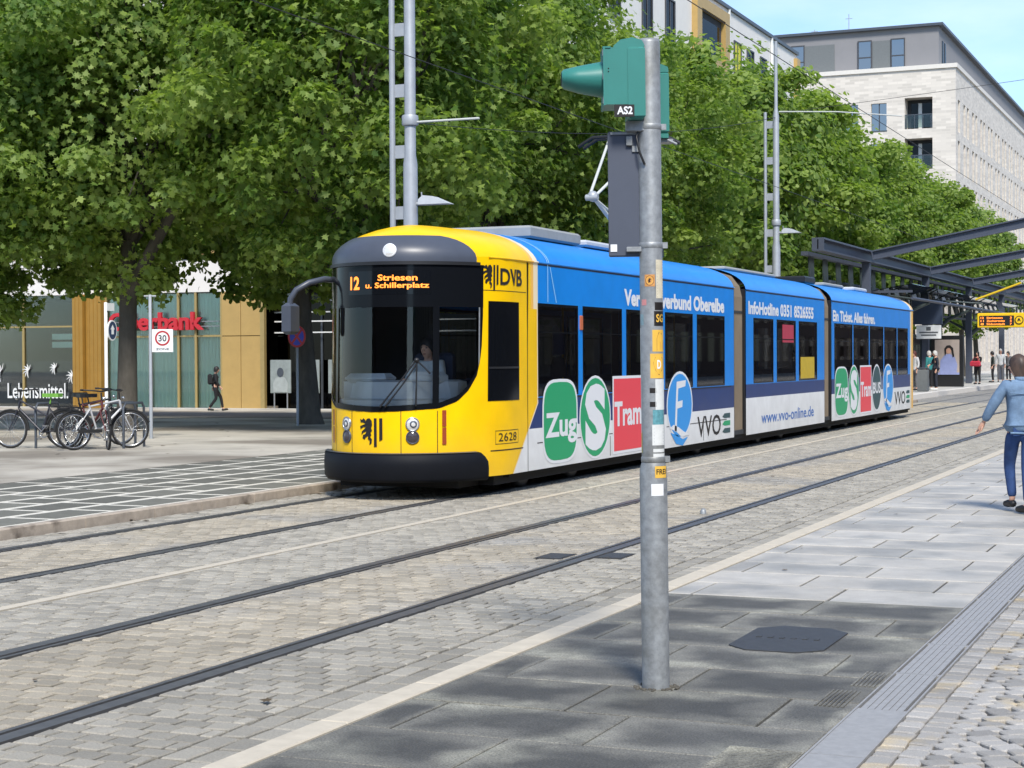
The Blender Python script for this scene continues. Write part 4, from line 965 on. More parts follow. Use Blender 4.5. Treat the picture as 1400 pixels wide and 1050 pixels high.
# the long side towards the tracks
def side_win(y0, y1, z0, z1, blind=None, rec=.22):
    w = obj('window', MB().box(.004, .02, y0, y1, z0, z1), MT['windark'] if not blind else MT[blind], bk)
    mb = MB(); fr = .08
    for a, b, c, d in ((y0 - fr, y0, z0 - fr, z1 + fr), (y1, y1 + fr, z0 - fr, z1 + fr), (y0, y1, z0 - fr, z0), (y0, y1, z1, z1 + fr)): mb.box(.0, .07, a, b, c, d)
    mb.box(.02, .05, (y0 + y1) / 2 - .04, (y0 + y1) / 2 + .04, z0, z1); obj('frame', mb, MT['winfr'], w)
    bbox('sill', .02, .16, y0 - .1, y1 + .1, z0 - .14, z0 - .081, 'galv', w)
for fl in range(4):
    z0 = 6.3 + fl * 3.4
    for y in (3.2, 6.2, 9.6, 14.0, 17.4):
        side_win(y, y + 1.3, z0, z0 + 2.0)
    for y in (29.2, 31.8, 34.6, 38.6):
        side_win(y, y + 1.25, z0 - .1, z0 + 1.9, 'yellowbl' if (fl == 3 and y in (29.2, 38.6)) or (fl == 1 and y == 31.8) else None)
    # loggia bay clad in gold
    bbox('gold_field', .0, .30, 21.6, 27.4, z0 - .9, z0 + .28, 'gold'); bbox('gold_field', .0, .30, 21.6, 22.4, z0 + .28, z0 + 2.45, 'gold'); bbox('gold_field', .0, .30, 26.6, 27.4, z0 + .28, z0 + 2.45, 'gold')
    lg = bbox('loggia', .0, .05, 22.4, 26.6, z0 + .28, z0 + 2.45, 'room'); bbox('loggia_window', .05, .07, 22.8, 26.2, z0 + .3, z0 + 2.1, 'windark', lg)
bbox('gold_field', .0, .30, 21.6, 27.4, 6.3 + 3 * 3.4 + 2.45, ZTOP - .4, 'gold')
bbox('gold_edge', -.1, .22, LEN - .75, LEN + .02, 5.8, ZTOP - .3, 'gold')
for y in (28.0, 36.9): bbox('downpipe', .02, .14, y, y + .1, 5.8, ZTOP, 'offwhite')

# posters on stands in the entrance
for i, x in enumerate((-35.55, -34.25, -32.9, -31.5)):
    p = thing('poster_stand', ['leftmost pale poster on a two legged stand in the dark entrance', 'pale poster on a stand in the dark entrance, just left of the leaning tree trunk',
              'pale poster on a stand in the dark entrance, just right of the leaning tree trunk', 'rightmost pale poster on a stand in the entrance, beside the tram front'][i], 'poster stand', (x, FY - .1, ZB0 + .17), 0, 'poster stands in the entrance')
    obj('poster', MB().box(-.47, .47, -.02, .02, .62, 1.95, bev=.01), mat('poster_grey', (.25, .28, .27), .5, var=.25, scale=3), p)
    mb = MB(); mb.prism([(-.32, .66), (.32, .66), (.34, 1.0), (.22, 1.22), (.08, 1.28), (-.08, 1.28), (-.22, 1.22), (-.34, 1.0)], -.022, -.034, lambda a, b, h: (a, h, b))
    obj('printed_figure', mb, mat('poster_pale', (.34, .37, .36), .5, var=.2, scale=4), p)
    obj('printed_head', MB().prism(ell(0, 1.45, .15, .19), -.037, -.043, lambda a, b, h: (a, h, b)), MT['metaldk'], p)
    for s in (-.3, .3): obj('leg', MB().box(s - .02, s + .02, -.02, .02, 0, .63), MT['galv'], p)

# ------------------------------------------------------------------ pale brick building further down the tracks
BY = 146.0; BX = -22.0
bb = thing('brick_building', 'long pale brick building with dark narrow windows and a grey set back top storey', 'building', (BX, BY, 0))
def b2(name, x0, x1, y0, y1, z0, z1, m, parent=bb): return obj(name, MB().box(x0, x1, y0, y1, z0, z1), MT[m], parent)
HB, HP, DL = 25.5, 29.3, 95
open_ = [(-4.2, -1.9, 20.6, 23.2), (-4.2, -1.9, 17.2, 19.8), (-4.2, -1.9, 13.8, 16.4), (-4.2, -1.9, 10.4, 13.0), (-4.2, -1.9, 7, 9.6)]
wins2 = [(x0, x1, z, z + 2.3) for z in (20.6, 17.2, 13.8, 10.4, 7.0) for x0, x1 in ((-9.4, -8.1), (-7.0, -5.7), (-13.4, -12.1))]
xs = sorted({-15.5, 0.0, *[v for o_ in open_ + wins2 for v in o_[:2]]}); zs = sorted({-1.0, HB, *[v for o_ in open_ + wins2 for v in o_[2:]]})
mb = MB()
for a, b in zip(xs, xs[1:]):
    for c, d in zip(zs, zs[1:]):
        if any(o_[0] <= a and b <= o_[1] and o_[2] <= c and d <= o_[3] for o_ in open_ + wins2): continue
        mb.add([(a, 0, c), (b, 0, c), (b, 0, d), (a, 0, d)], [(0, 1, 2, 3)])
for a, b, c, d in open_ + wins2:
    dp = 1.6 if (a, b, c, d) in open_ else .3
    mb.add([(a, 0, c), (a, dp, c), (a, dp, d), (a, 0, d)], [(0, 1, 2, 3)]); mb.add([(b, 0, c), (b, 0, d), (b, dp, d), (b, dp, c)], [(0, 1, 2, 3)])
    mb.add([(a, 0, d), (a, dp, d), (b, dp, d), (b, 0, d)], [(0, 1, 2, 3)]); mb.add([(a, 0, c), (b, 0, c), (b, dp, c), (a, dp, c)], [(0, 1, 2, 3)])
obj('wall', mb, MT['brickB'], bb)
for a, b, c, d in open_:
    lg = b2('loggia', a, b, 1.5, 1.58, c, d, 'room'); b2('loggia_window', a + .3, b - .3, 1.46, 1.49, c + .05, d - .3, 'windark', lg)
    b2('balustrade', a, b, .08, .12, c + .1, c + 1.15, 'shelterglass', lg); b2('handrail', a, b, .06, .14, c + 1.15, c + 1.22, 'metaldk', lg)
    for k in range(4): b2('rail_post', a + .1 + k * (b - a - .25) / 3, a + .16 + k * (b - a - .25) / 3, .07, .13, c, c + 1.15, 'metaldk', lg)
    b2('curtain', a + .9, a + 1.2, 1.40, 1.44, c + .1, d - .3, 'offwhite', lg)
for a, b, c, d in wins2:
    w = b2('window', a, b, .2, .22, c, d, 'skywin'); b2('frame', (a + b) / 2 - .04, (a + b) / 2 + .04, .15, .19, c, d, 'winfr', w); b2('sill', a - .05, b + .05, -.06, .1, c - .06, c - .002, 'metaldk', w)
b2('room_wall', -15.4, -.4, 2.4, 2.5, 0, HB - .1, 'room')
# right face with rows of tall windows, built as openings between piers
zr = [(20.3, 23.0), (16.9, 19.6), (13.5, 16.2), (10.1, 12.8), (6.7, 9.4), (1.0, 5.2)]
b2('spandrel', -.4, 0, .004, DL, 23.0, HB, 'brickB')
for (z0, z1), (y0, y1) in zip(zr[1:], zr[:-1]): b2('spandrel', -.4, 0, .004, DL, z1, y0, 'brickB')
b2('spandrel', -.4, 0, .004, DL, -1, 1.0, 'brickB')
pitch = 2.55; nwin = 34
mbp = {}
for r, (z0, z1) in enumerate(zr):
    y = 0.004
    for k in range(nwin):
        y1 = 1.2 + k * pitch + (.55 if k % 2 else 0); w = 1.15
        b2('pier', -.4, -.002, y, y1, z0, z1, 'brickB') if k < 26 else mbp.setdefault('p', MB()).box(-.4, -.002, y, y1, z0, z1)
        if k < 26: b2('window', -.33, -.30, y1, y1 + w, z0, z1, 'winmatt')
        else: mbp.setdefault('w', MB()).box(-.33, -.30, y1, y1 + w, z0, z1)
        y = y1 + w
    mbp['p'].box(-.4, -.002, y, DL, z0, z1)
obj('pier', mbp['p'], MT['brickB'], bb, kind='stuff'); obj('window', mbp['w'], MT['winmatt'], bb, kind='stuff')
b2('room_wall', -1.6, -1.5, .4, DL - .4, 0, HB - .1, 'room')
b2('coping', -15.7, .15, -.15, DL + .1, HB, HB + .35, 'coping')
b2('penthouse', -30, -1.6, 1.4, DL - 2, HB + .35, HP, 'penthouse'); b2('penthouse_roof', -30.2, -1.2, 1.0, DL - 1.6, HP, HP + .22, 'metaldk')
for x0, x1, bl_ in ((-14.2, -13.0, 0), (-13.0, -10.4, 1), (-8.4, -7.2, 0), (-5.6, -4.4, 0), (-7.15, -5.65, 1)):
    if bl_: b2('cladding', x0, x1, 1.34, 1.4, HB + .5, HP - .9, 'binm'); continue
    w = b2('window', x0, x1, 1.33, 1.37, HB + .45, HP - .8, 'skywin')
    for a, b, c, d in ((x0, x0 + .09, HB + .45, HP - .8), (x1 - .09, x1, HB + .45, HP - .8), (x0 + .09, x1 - .09, HP - .9, HP - .8), (x0 + .09, x1 - .09, HB + 1.5, HB + 1.6)): b2('frame', a, b, 1.28, 1.33, c, d, 'winfr', w)
for y in (3.0, 4.2): b2('window', -1.6, -1.55, y, y + .7, HB + .6, HP - 1.0, 'windark')
for x, h in ((-12.5, .8), (-9.5, 1.9)): obj('antenna', MB().tube([(x, 3, HP), (x, 3, HP + h)], .04, 6).tube([(x - .3, 3, HP + h * .8), (x + .3, 3, HP + h * .8)], .025, 5), MT['mast'], bb)
# filler houses beyond
ob = thing('far_house', 'plain pale building far beyond the tram stop canopy at the end of the street', 'building', (-2, 320, 0))
obj('wall', MB().box(-18, 18, 0, 15, -1.2, 14), MT['facade'], ob)
for r in range(4):
    for k in range(10): obj('window', MB().box(-16.5 + k * 3.4, -15 + k * 3.4, -.06, -.01, 1.5 + r * 3.2, 3.4 + r * 3.2), MT['windark'], ob)
# houses on the other side of the street, out of the frame: they stand in the reflections
for i, (y0, y1, h, m_) in enumerate(((-40, -4, 13, 'penthouse'), (-2, 40, 12, 'darkbrick'), (42, 330, 15, 'darkbrick'))):
    oh = thing('street_house', ['grey house across the street behind the camera, outside the picture', 'dark brick house across the street on the right, outside the picture', 'dark brick house further along the right side of the street, outside the picture'][i], 'building', (24, y0, 0))
    obj('wall', MB().box(0, 12, 0, y1 - y0, -1.2, h), MT[m_], oh)
    for r in range(3):
        for k in range(int((y1 - y0) / 3.6)): obj('window', MB().box(-.06, -.01, 1 + k * 3.6, 2.8 + k * 3.6, 1.2 + r * 3.5, 3.6 + r * 3.5), MT['windark'], oh)

oh = thing('street_house', 'dark brick house closing the street behind the camera, outside the picture', 'building', (-20, -55, 0))
obj('wall', MB().box(-40, 40, -12, 0, -1.2, 17), mat('dark_brick', (.11, .075, .06), .9, var=.1, scale=3), oh)
for r in range(4):
    for k in range(20): obj('window', MB().box(-38 + k * 3.8, -36.2 + k * 3.8, .01, .06, 1.4 + r * 3.8, 3.8 + r * 3.8), MT['windark'], oh)
# ------------------------------------------------------------------ plane trees
LEAF = [(0, -.5), (.12, -.32), (.42, -.38), (.26, -.12), (.56, .08), (.24, .12), (.20, .26), (.0, .56), (-.20, .26), (-.24, .12), (-.56, .08), (-.26, -.12), (-.42, -.38), (-.12, -.32)]
LEAF_S = [(0, -.5), (.40, -.25), (.30, .2), (0, .55), (-.30, .2), (-.40, -.25)]
def crown_mesh(name, rx, ry, z0, z1, nclump, per, size, outline_pts, m, seed, droop=.0, hollow=.35):
    g = np.random.default_rng(seed); cz = (z0 + z1) / 2; rz = (z1 - z0) / 2
    C = []
    while len(C) < nclump:
        p = g.uniform(-1, 1, 3); r = np.linalg.norm(p)
        if r > 1 or r < hollow * g.random(): continue
        C.append(p)
    C = np.array(C) * [rx, ry, rz] + [0, 0, cz]
    n = nclump * per; cs = np.repeat(g.uniform(.55, 1.15, nclump) * (90 / nclump) ** .2, per); cid = np.repeat(np.arange(nclump), per)
    d = g.normal(size=(n, 3)); d /= np.linalg.norm(d, axis=1)[:, None]; rr = g.random(n) ** .45
    P = C[cid] + d * (rr * cs)[:, None] * [1.0, 1.0, .62]
    P[:, 2] -= droop * (rr ** 2) * .4
    fr = g.random(n) < .22                                            # leaves between the clumps
    k = int(fr.sum()); e = g.normal(size=(k, 3)); e /= np.linalg.norm(e, axis=1)[:, None]; e *= (.35 + .60 * g.random(k) ** .6)[:, None]; e *= (1 + .13 * np.sin(e[:, :1] * 9 + e[:, 1:2] * 7))
    P[fr] = e * [rx, ry, rz] + [0, 0, cz]; d[fr] = e / np.linalg.norm(e, axis=1)[:, None]
    # leaves hang in layers: normals mostly up and outward from the clump
    N = d * .7 + g.normal(size=(n, 3)) * .5 + [.22, -.32, .72]; N /= np.linalg.norm(N, axis=1)[:, None]
    a = g.normal(size=(n, 3)) + [0, 0, -.8]; a -= N * np.sum(a * N, 1)[:, None]; a /= np.linalg.norm(a, axis=1)[:, None]; b = np.cross(N, a)
    s = size * g.uniform(.65, 1.25, n)
    T = np.array(outline_pts); K = len(T)
    fold = np.abs(T[:, 0]) * -.35
    V = P[:, None, :] + s[:, None, None] * (b[:, None, :] * T[None, :, 0, None] - a[:, None, :] * T[None, :, 1, None] + N[:, None, :] * fold[None, :, None])
    me = bpy.data.meshes.new(name); me.vertices.add(n * K); me.vertices.foreach_set('co', V.reshape(-1).astype(np.float32))
    me.loops.add(n * K); me.loops.foreach_set('vertex_index', np.arange(n * K, dtype=np.int32))
    me.polygons.add(n); me.polygons.foreach_set('loop_start', np.arange(0, n * K, K, dtype=np.int32)); me.polygons.foreach_set('loop_total', np.full(n, K, dtype=np.int32))
    at = me.attributes.new('rnd', 'FLOAT', 'POINT'); tone = np.clip(np.repeat(g.random(nclump), per) * .55 + g.random(n) * .45, 0, 1); at.data.foreach_set('value', np.repeat(tone, K).astype(np.float32))
    me.materials.append(m); me.update(calc_edges=True); me.validate(); return me, C
LM = leafmat('plane_leaf', (.085, .17, .034), (.36, .45, .12), .52)
def limbs(C, base_h, r0, lean=(0, 0), seed=0, nl=9, fork=None):
    g = random.Random(seed); mb = MB(); top = Vector((lean[0], lean[1], base_h))
    pts = [Vector((0, 0, -.15)), Vector((lean[0] * .08, lean[1] * .1, .25)), Vector((lean[0] * .45, lean[1] * .45, base_h * .5)), top]
    mb.tube(pts, [r0 * 1.5, r0 * 1.08, r0 * .9, r0 * .8], 12)
    mids = []
    for k in range(nl):
        c = Vector(C[g.randrange(len(C))]); 
        if c.z < base_h + .5: c.z = base_h + .8 + g.random() * 2
        mid = top.lerp(c, .45) + Vector((g.uniform(-.4, .4), g.uniform(-.4, .4), g.uniform(.1, .7)))
        mb.tube([top - Vector((0, 0, .15)), top.lerp(mid, .5) + Vector((g.uniform(-.15, .15), g.uniform(-.15, .15), .1)), mid, c], [r0 * .50, r0 * .40, r0 * .28, r0 * .06], 8); mids.append(mid)
        for q in range(2):
            c2 = Vector(C[g.randrange(len(C))]); mb.tube([mid, mid.lerp(c2, .5) + Vector((0, 0, .2)), c2], [r0 * .2, r0 * .12, .015], 6)
    for f in (fork or []): mb.tube(f[0], f[1], 9)
    return mb
def tree(X, Y, label, crown, cC, base_h, r0, rot, sc=1.0, lean=(0, 0), seed=0, fork=None, group='plane trees along the tracks', drop=0):
    z = plaza_z(X, Y) if Y < 62 or X < -24 else .16
    t = thing('plane_tree', label, 'tree', (X, Y, z), 0, group)
    t.scale = (sc, sc, sc)
    obj('trunk', limbs([Matrix.Rotation(rot, 3, 'Z') @ Vector(c) for c in cC], base_h, r0, lean, seed, fork=fork), MT['bark'], t)
    c = put('crown', crown, t); c.location = (0, 0, -drop); c.rotation_euler = (0, 0, rot); return t
NEARC, nC = crown_mesh('near_crown', 4.3, 4.3, 3.6, 12.4, 170, 310, .16, LEAF, LM, 1, .3)
NEARC2, nC2 = crown_mesh('near_crown', 4.5, 4.5, 3.3, 12.6, 175, 310, .16, LEAF, LM, 5, .3)
FARC, fC = crown_mesh('far_crown', 4.0, 4.3, 3.4, 12.0, 96, 330, .21, LEAF_S, LM, 2, .2)
FARC2, fC2 = crown_mesh('far_crown', 4.1, 4.1, 3.2, 12.3, 96, 330, .21, LEAF_S, LM, 3, .2)
# the plaza group on the left
tree(-22.75, 31.7, 'plane tree with a straight trunk behind the silver bicycle', NEARC2, nC2, 4.2, .22, .4, 1.0, (.1, 0), 11, [([(.05, 0, 3.0), (.9, .0, 4.3), (2.2, -.1, 6.2), (3.0, -.2, 7.4)], [.15, .13, .10, .05])])
tree(-20.9, 36.6, 'plane tree with a leaning trunk beside the tram front', NEARC, nC, 4.0, .27, 2.1, 1.0, (-.42, .1), 12, [([(-.38, .1, 3.7), (.4, .05, 3.8), (.95, .0, 4.3), (1.2, 0, 5.3)], [.16, .14, .11, .08])])
tree(-25.9, 30.2, 'plane tree behind the leftmost bicycle with low hanging leaves', NEARC, nC, 3.6, .20, 3.6, .97, (0, 0), 13, drop=.9)
tree(-31.6, 44.0, 'plane tree standing in shade deeper in the square, behind the straight trunk', FARC, fC, 4.2, .22, 1.0, 1.0, (0, 0), 14)
tree(-33.0, 36.0, 'plane tree deep in the square at the left edge of the picture', FARC2, fC2, 4.2, .22, 2.0, 1.0, (0, 0), 15)
# the row along the tracks
row = [(31.5, 'first plane tree of the row, behind the first catenary mast', 0), (39.5, 'plane tree behind the yellow end of the tram roof', 0), (47.5, 'plane tree behind the pantograph and the green signal', 1), (55.5, 'plane tree just right of the green signal, in the row', 0),
       (63.5, 'plane tree behind the second catenary mast', 1), (71.5, 'plane tree right of the second catenary mast', 0), (79.5, 'plane tree above the near end of the steel canopy', 1), (88, 'plane tree behind the front of the steel canopy beam', 0),
       (97, 'plane tree behind the second canopy rafter', 1), (106, 'plane tree in front of the balconies of the brick building', 0), (115, 'plane tree behind the third canopy rafter', 1), (124, 'last but one plane tree of the row, in front of the brick corner', 0), (133, 'last plane tree of the row, at the right in front of the brick facade', 1)]
for i, (y, lb, v) in enumerate(row):
    nr = i < 3
    cm, cc = ((NEARC, nC), (NEARC2, nC2))[v] if nr else ((FARC, fC), (FARC2, fC2))[v]
    tree((-16.9 if i < 3 else -18.4) + random.uniform(-.3, .3), y, lb, cm, cc, 4.0, .21, random.uniform(0, 6.28), (1.0, .97, .90, 1.05, 1.12, 1.12, 1.08, 1.07, 1.06, 1.06, 1.04, 1.0, .96)[i], (random.uniform(-.2, .2), 0), 20 + i)
for i, (x, y, lb) in enumerate(((-26.5, 46.2, 'plane tree of the second row, hidden behind the leaning trunk'), (-22.6, 47, 'plane tree of the second row against the white corner front'), (-22.2, 57, 'plane tree of the second row before the white building corner'))):
    tree(x, y, lb, FARC2 if i % 2 else FARC, fC2 if i % 2 else fC, 4.0, .2, 1.3 * i, .98, (0, 0), 50 + i)

# ------------------------------------------------------------------ catenary masts and wires
def mast(Y, H, Hthin, label, arms, lamp):
    t = thing('catenary_mast', label, 'mast', (-11.95, Y, .1), 0, 'catenary masts along the tracks')
    obj('pole', MB().lathe([(.115, 0), (.112, 4.6), (.088, 4.75), (.085, H * .8), (.05, H * .82), (.045, H)], 16), MT['mast'], t)
    obj('thin_pole', MB().tube([(-.30, -.02, 0), (-.30, -.02, Hthin)], .047, 10), MT['mast'], t)
    z = 3.6 if Y < 30 else 1.2
    z = .9
    while z < Hthin - .05:
        obj('tie_plate', MB().box(-.28, -.08, -.02, .02, z, z + .2), MT['mast'], t); z += .95 if Y < 30 else 1.0
    obj('base_plate', MB().box(-.45, .25, -.25, .25, -.02, .03), MT['mast'], t)
    for pts in arms: obj('cantilever_arm', MB().tube(pts, .017, 6), MT['wirepale'], t)
    obj('clamp', MB().lathe([(.12, 0), (.13, .02), (.13, .14), (.12, .16)], 14, 0, Matrix.Translation((0, 0, 5.2))), MT['mast'], t)
    lz = lamp
    l = obj('lamp', MB().prism([(.18, -.02), (.70, -.02), (.42, .10), (.26, .12), (.18, .06)], -.11, .11, lambda a, b, h: (a, h, lz + b)), MT['roofpale'], t)
    obj('lamp_bracket', MB().tube([(.08, 0, lz + .0), (.24, 0, lz + .0)], .03, 8).tube([(.2, 0, lz), (.19, 0, lz + .18)], .012, 5), MT['mast'], l)
mast(24.1, 12.5, 12.0, 'grey twin pole catenary mast right behind the tram front', [[(.09, 0, 5.25), (1.2, -.05, 5.24)]], 3.98)
mast(46.9, 10.3, 8.35, 'grey twin pole catenary mast behind the rear half of the tram', [[(.09, 0, 8.35), (1.7, 0, 8.25), (3.5, -.2, 8.0)]], 5.0)
def wire(label, pts, r=.006, m='wire'):
    o = obj('overhead_wire', MB().tube(pts, r, 5), MT[m]); tag(o, label, 'wire', 'overhead tram wires')
def sag(a, b, n, s): a, b = Vector(a), Vector(b); return [a.lerp(b, i / n) - Vector((0, 0, s * 4 * (i / n) * (1 - i / n))) for i in range(n + 1)]
wire('contact wire over the near track, crossing the sky at the top right', [(-5.84, y, 5.75) for y in range(2, 260, 12)])
wire('contact wire over the tram, touching its pantograph', [(-9.46, y, 5.40) for y in range(2, 260, 12)])
wire('thin span wire from the second mast across the upper right sky', sag((-11.95, 46.9, 8.4), (14, 60, 13.2), 12, .25), .007)
wire('thin span wire from the first mast over both tracks', sag((-11.95, 24.1, 7.4), (8, 24.6, 7.6), 10, .35), .005)
wire('pale cable running from the tree row to the second mast', sag((-11.95, 24.1, 5.35), (-11.95, 46.9, 8.3), 10, .3), .007)

# ------------------------------------------------------------------ tram stop: steel canopy, glass shelter, equipment
cp = thing('steel_canopy', 'dark grey steel frame canopy with slanting rafters over the tram stop', 'canopy', (-13.5, 58.7, .16))
def ibeam(mb, p0, p1, h, w, tf=.035):
    p0, p1 = Vector(p0), Vector(p1); d = (p1 - p0); L_ = d.length; d.normalize(); side = d.cross(Vector((0, 0, 1))).normalized(); upv = side.cross(d)
    M4 = Matrix((side, d, upv)).transposed().to_4x4(); M4.translation = p0
    mb.box(-w / 2, w / 2, 0, L_, h / 2 - tf, h / 2, 0, M4).box(-w / 2, w / 2, 0, L_, -h / 2, -h / 2 + tf, 0, M4).box(-.02, .02, 0, L_, -h / 2 + tf, h / 2 - tf, 0, M4)
    mb.box(-w / 2, w / 2, 0, .04, -h / 2 + tf, h / 2 - tf, 0, M4)
mb = MB(); ibeam(mb, (0, 0, 5.36), (0, 100, 5.36), .46, .42, .06); obj('main_beam', mb, MT['shelter'], cp)
for k in range(7):
    y = 8.3 + k * 13.5; r = .19 if k == 0 else .165
    mb = MB(); ibeam(mb, (.23, y, 5.40), (8.6, y + .3, 5.40 + 8.4 * r), .36, .28, .05); obj('rafter', mb, MT['shelter'], cp)
    obj('post', MB().box(-.15, .15, y - .14, y + .14, 0, 5.12), MT['shelter'], cp)
    obj('tie_rod', MB().tube([(.1, y, 4.2), (.1, y + .4, 4.2)], .02, 5), MT['shelter'], cp)
for k in range(42):
    y = 2.6 + k * 2.25
    obj('louvre_blade', MB().box(-.85, -.80, y - .36, y + .36, 3.55, 5.1, 0, Matrix.Translation((0, y, 4.3)) @ Matrix.Rotation(rad(9), 4, 'X') @ Matrix.Translation((0, -y, -4.3))), MT['shelterdk'], cp)
obj('back_rail', MB().box(-.95, -.70, 1.5, 98, 5.08, 5.22), MT['shelter'], cp)
obj('back_rail', MB().box(-.90, -.72, 1.5, 98, 3.45, 3.55), MT['shelter'], cp)
gs = thing('glass_shelter', 'waiting shelter with a sloped glass roof on dark branching posts', 'shelter', (-14.2, 70, .16))
for k, y in enumerate((4.2, 16.6, 29.0)):
    p = obj('post', MB().tube([(0, y, 0), (0, y, 2.6), (-.25, y + .1, 3.3), (-.5, y + .2, 4.25)], [.19, .18, .15, .11], 10), MT['shelterdk'], gs)
    obj('branch', MB().tube([(0, y, 2.6), (.8, y + .1, 3.3), (1.9, y + .1, 3.75)], [.13, .1, .06], 8).tube([(-.1, y, 2.9), (-1.4, y + .1, 3.6)], [.09, .05], 8), MT['shelterdk'], p)
obj('front_gutter', MB().tube([(1.9, .2, 3.82), (1.9, 36, 3.82)], .06, 8), MT['shelter'], gs)
obj('roof_edge', MB().box(-1.5, -1.4, .2, 36, 4.5, 4.62).box(-1.45, 1.9, .15, .25, 4.05, 4.15, 0, Matrix.Identity(4)), MT['shelter'], gs)
for k in range(9):
    obj('roof_pane', MB().box(-1.45, 1.9, .3 + k * 3.96, 4.2 + k * 3.96, 0, .02, 0, Matrix.Translation((0, 0, 4.1)) @ Matrix.Rotation(rad(-9), 4, 'Y')), MT['shelterglass'], gs)
    obj('purlin', MB().tube([(-1.45, .25 + k * 3.96, 4.32), (1.9, .25 + k * 3.96, 3.80)], .035, 6), MT['shelterdk'], gs)
for k in range(6):
    q = obj('back_pane', MB().box(-1.3, -1.27, .6 + k * 4.4, 4.6 + k * 4.4, .2, 2.5), MT['shelterglass'], gs)
    obj('pane_frame', MB().box(-1.34, -1.24, .5 + k * 4.4, .6 + k * 4.4, 0, 2.6).box(-1.33, -1.25, .6 + k * 4.4, 4.9 + k * 4.4, 2.5, 2.58), MT['shelterdk'], q)
sgn = thing('stop_sign_board', 'white sign board hanging above the poster case in the shelter', 'sign', (-13.2, 79.5, 2.42))
obj('panel', MB().box(-.55, .55, 0, .12, .0, .62, bev=.01), MT['signwhite'], sgn); mb = MB().box(-.10, .10, -.02, -.002, .38, .54); 
for z, a in ((.26, .42), (.14, .34)): mb.box(-a, a, -.012, -.002, z, z + .06)
obj('print_bar', mb, mat('grey_print', (.10, .11, .12), .5, var=0), sgn, kind='stuff')
obj('header', MB().box(-.75, .6, -.02, .2, .66, 1.75), mat('navy_panel', (.03, .045, .08), .5, var=.05), sgn); obj('hanger', MB().box(-.5, -.46, .02, .1, 1.75, 2.4).box(.4, .44, .02, .1, 1.75, 2.4), MT['metaldk'], sgn)
pc = thing('poster_case', 'black framed advertising case with a portrait in pale lilac', 'advertising display', (-13.05, 84.0, .16))
obj('frame', MB().box(-.78, .72, 0, .3, 0, 2.45, bev=.02), MT['black'], pc)
obj('poster', MB().box(-.60, .55, -.03, -.005, .58, 2.25), MT['poster'], pc)
mb = MB().prism([(-.38, .62), (.42, .62), (.46, 1.05), (.34, 1.42), (.10, 1.58), (-.14, 1.52), (-.34, 1.25)], -.034, -.045, lambda a, b, h: (a, h, b)); obj('portrait', mb, MT['lilac'], pc)
obj('portrait_head', MB().prism(ell(.05, 1.75, .13, .17), -.046, -.055, lambda a, b, h: (a, h, b)), MT['skin'], pc); obj('portrait_hair', MB().prism([(-.12, 1.45), (-.06, 1.60), (-.06, 1.78), (.02, 1.86), (.12, 1.84), (.19, 1.72), (.24, 1.40), (.32, 1.45), (.26, 1.85), (.12, 1.99), (-.04, 1.97), (-.15, 1.82)], -.056, -.062, lambda a, b, h: (a, h, b)), MT['hairdk'], pc)
obj('caption_strip', MB().box(-.60, .55, -.04, -.031, .58, .68), MT['lilac'], pc)
lb = thing('litter_bin', 'square grey litter bin on the platform beside the tram tail', 'bin', (-12.35, 73.0, .16))
obj('body', MB().box(-.21, .21, -.2, .2, 0, .92, bev=.03), MT['binm'], lb); obj('lid', MB().box(-.23, .23, -.22, .22, .94, 1.0, bev=.02), MT['metaldk'], lb)
dp = thing('departure_display', 'yellow framed departure board with orange lit lines hanging over the platform', 'display', (-11.1, 80.0, 2.9))
obj('frame', MB().box(0, 2.05, 0, .35, 0, .66, bev=.03), mat('board_yellow', L(236, 190, 20), .45, var=.05), dp)
obj('screen', MB().box(.08, 1.60, -.02, -.003, .10, .54), MT['black'], dp)
mb = MB()
for r, (a, b_, c) in enumerate((('12', 'Striesen', '3'), ('11', 'Zschertnitz', '5'), ('8', 'Südvorstadt', '7'))):
    z = .40 - r * .14; g_ = lambda u, v, h: (u, -.026, v)
    text_on(mb, a, .14, .28, z, z + .09, g_, 0, .02); text_on(mb, b_, .40, 1.1 if r == 0 else 1.2, z, z + .09, g_, 0, .02); text_on(mb, c, 1.42, 1.50, z, z + .09, g_, 0, .02)
obj('departure_lines', mb, MT['led'], dp, kind='stuff')
obj('badge', MB().prism(ell(1.82, .33, .19, .19), -.004, -.03, lambda a, b, h: (a, h, b)), MT['ink'], dp); obj('badge_face', MB().prism(ell(1.82, .33, .15, .15), -.031, -.036, lambda a, b, h: (a, h, b)), mat('badge_yellow', L(236, 190, 20), .45, var=0), dp)
obj('badge_mark', MB().prism([(1.74, .27), (1.79, .27), (1.82, .33), (1.86, .27), (1.90, .27), (1.84, .41), (1.78, .41)], -.037, -.04, lambda a, b, h: (a, h, b)), MT['ink'], dp)
obj('hanger', MB().tube([(.2, .17, .66), (.2, .17, 1.1), (-2.3, .17, 1.3)], .04, 6).tube([(-.1, .1, 1.28), (1.9, .1, 2.0)], .05, 6, 1), [MT['shelterdk'], mat('yellow_tube', L(214, 180, 30), .5, var=0)], dp)

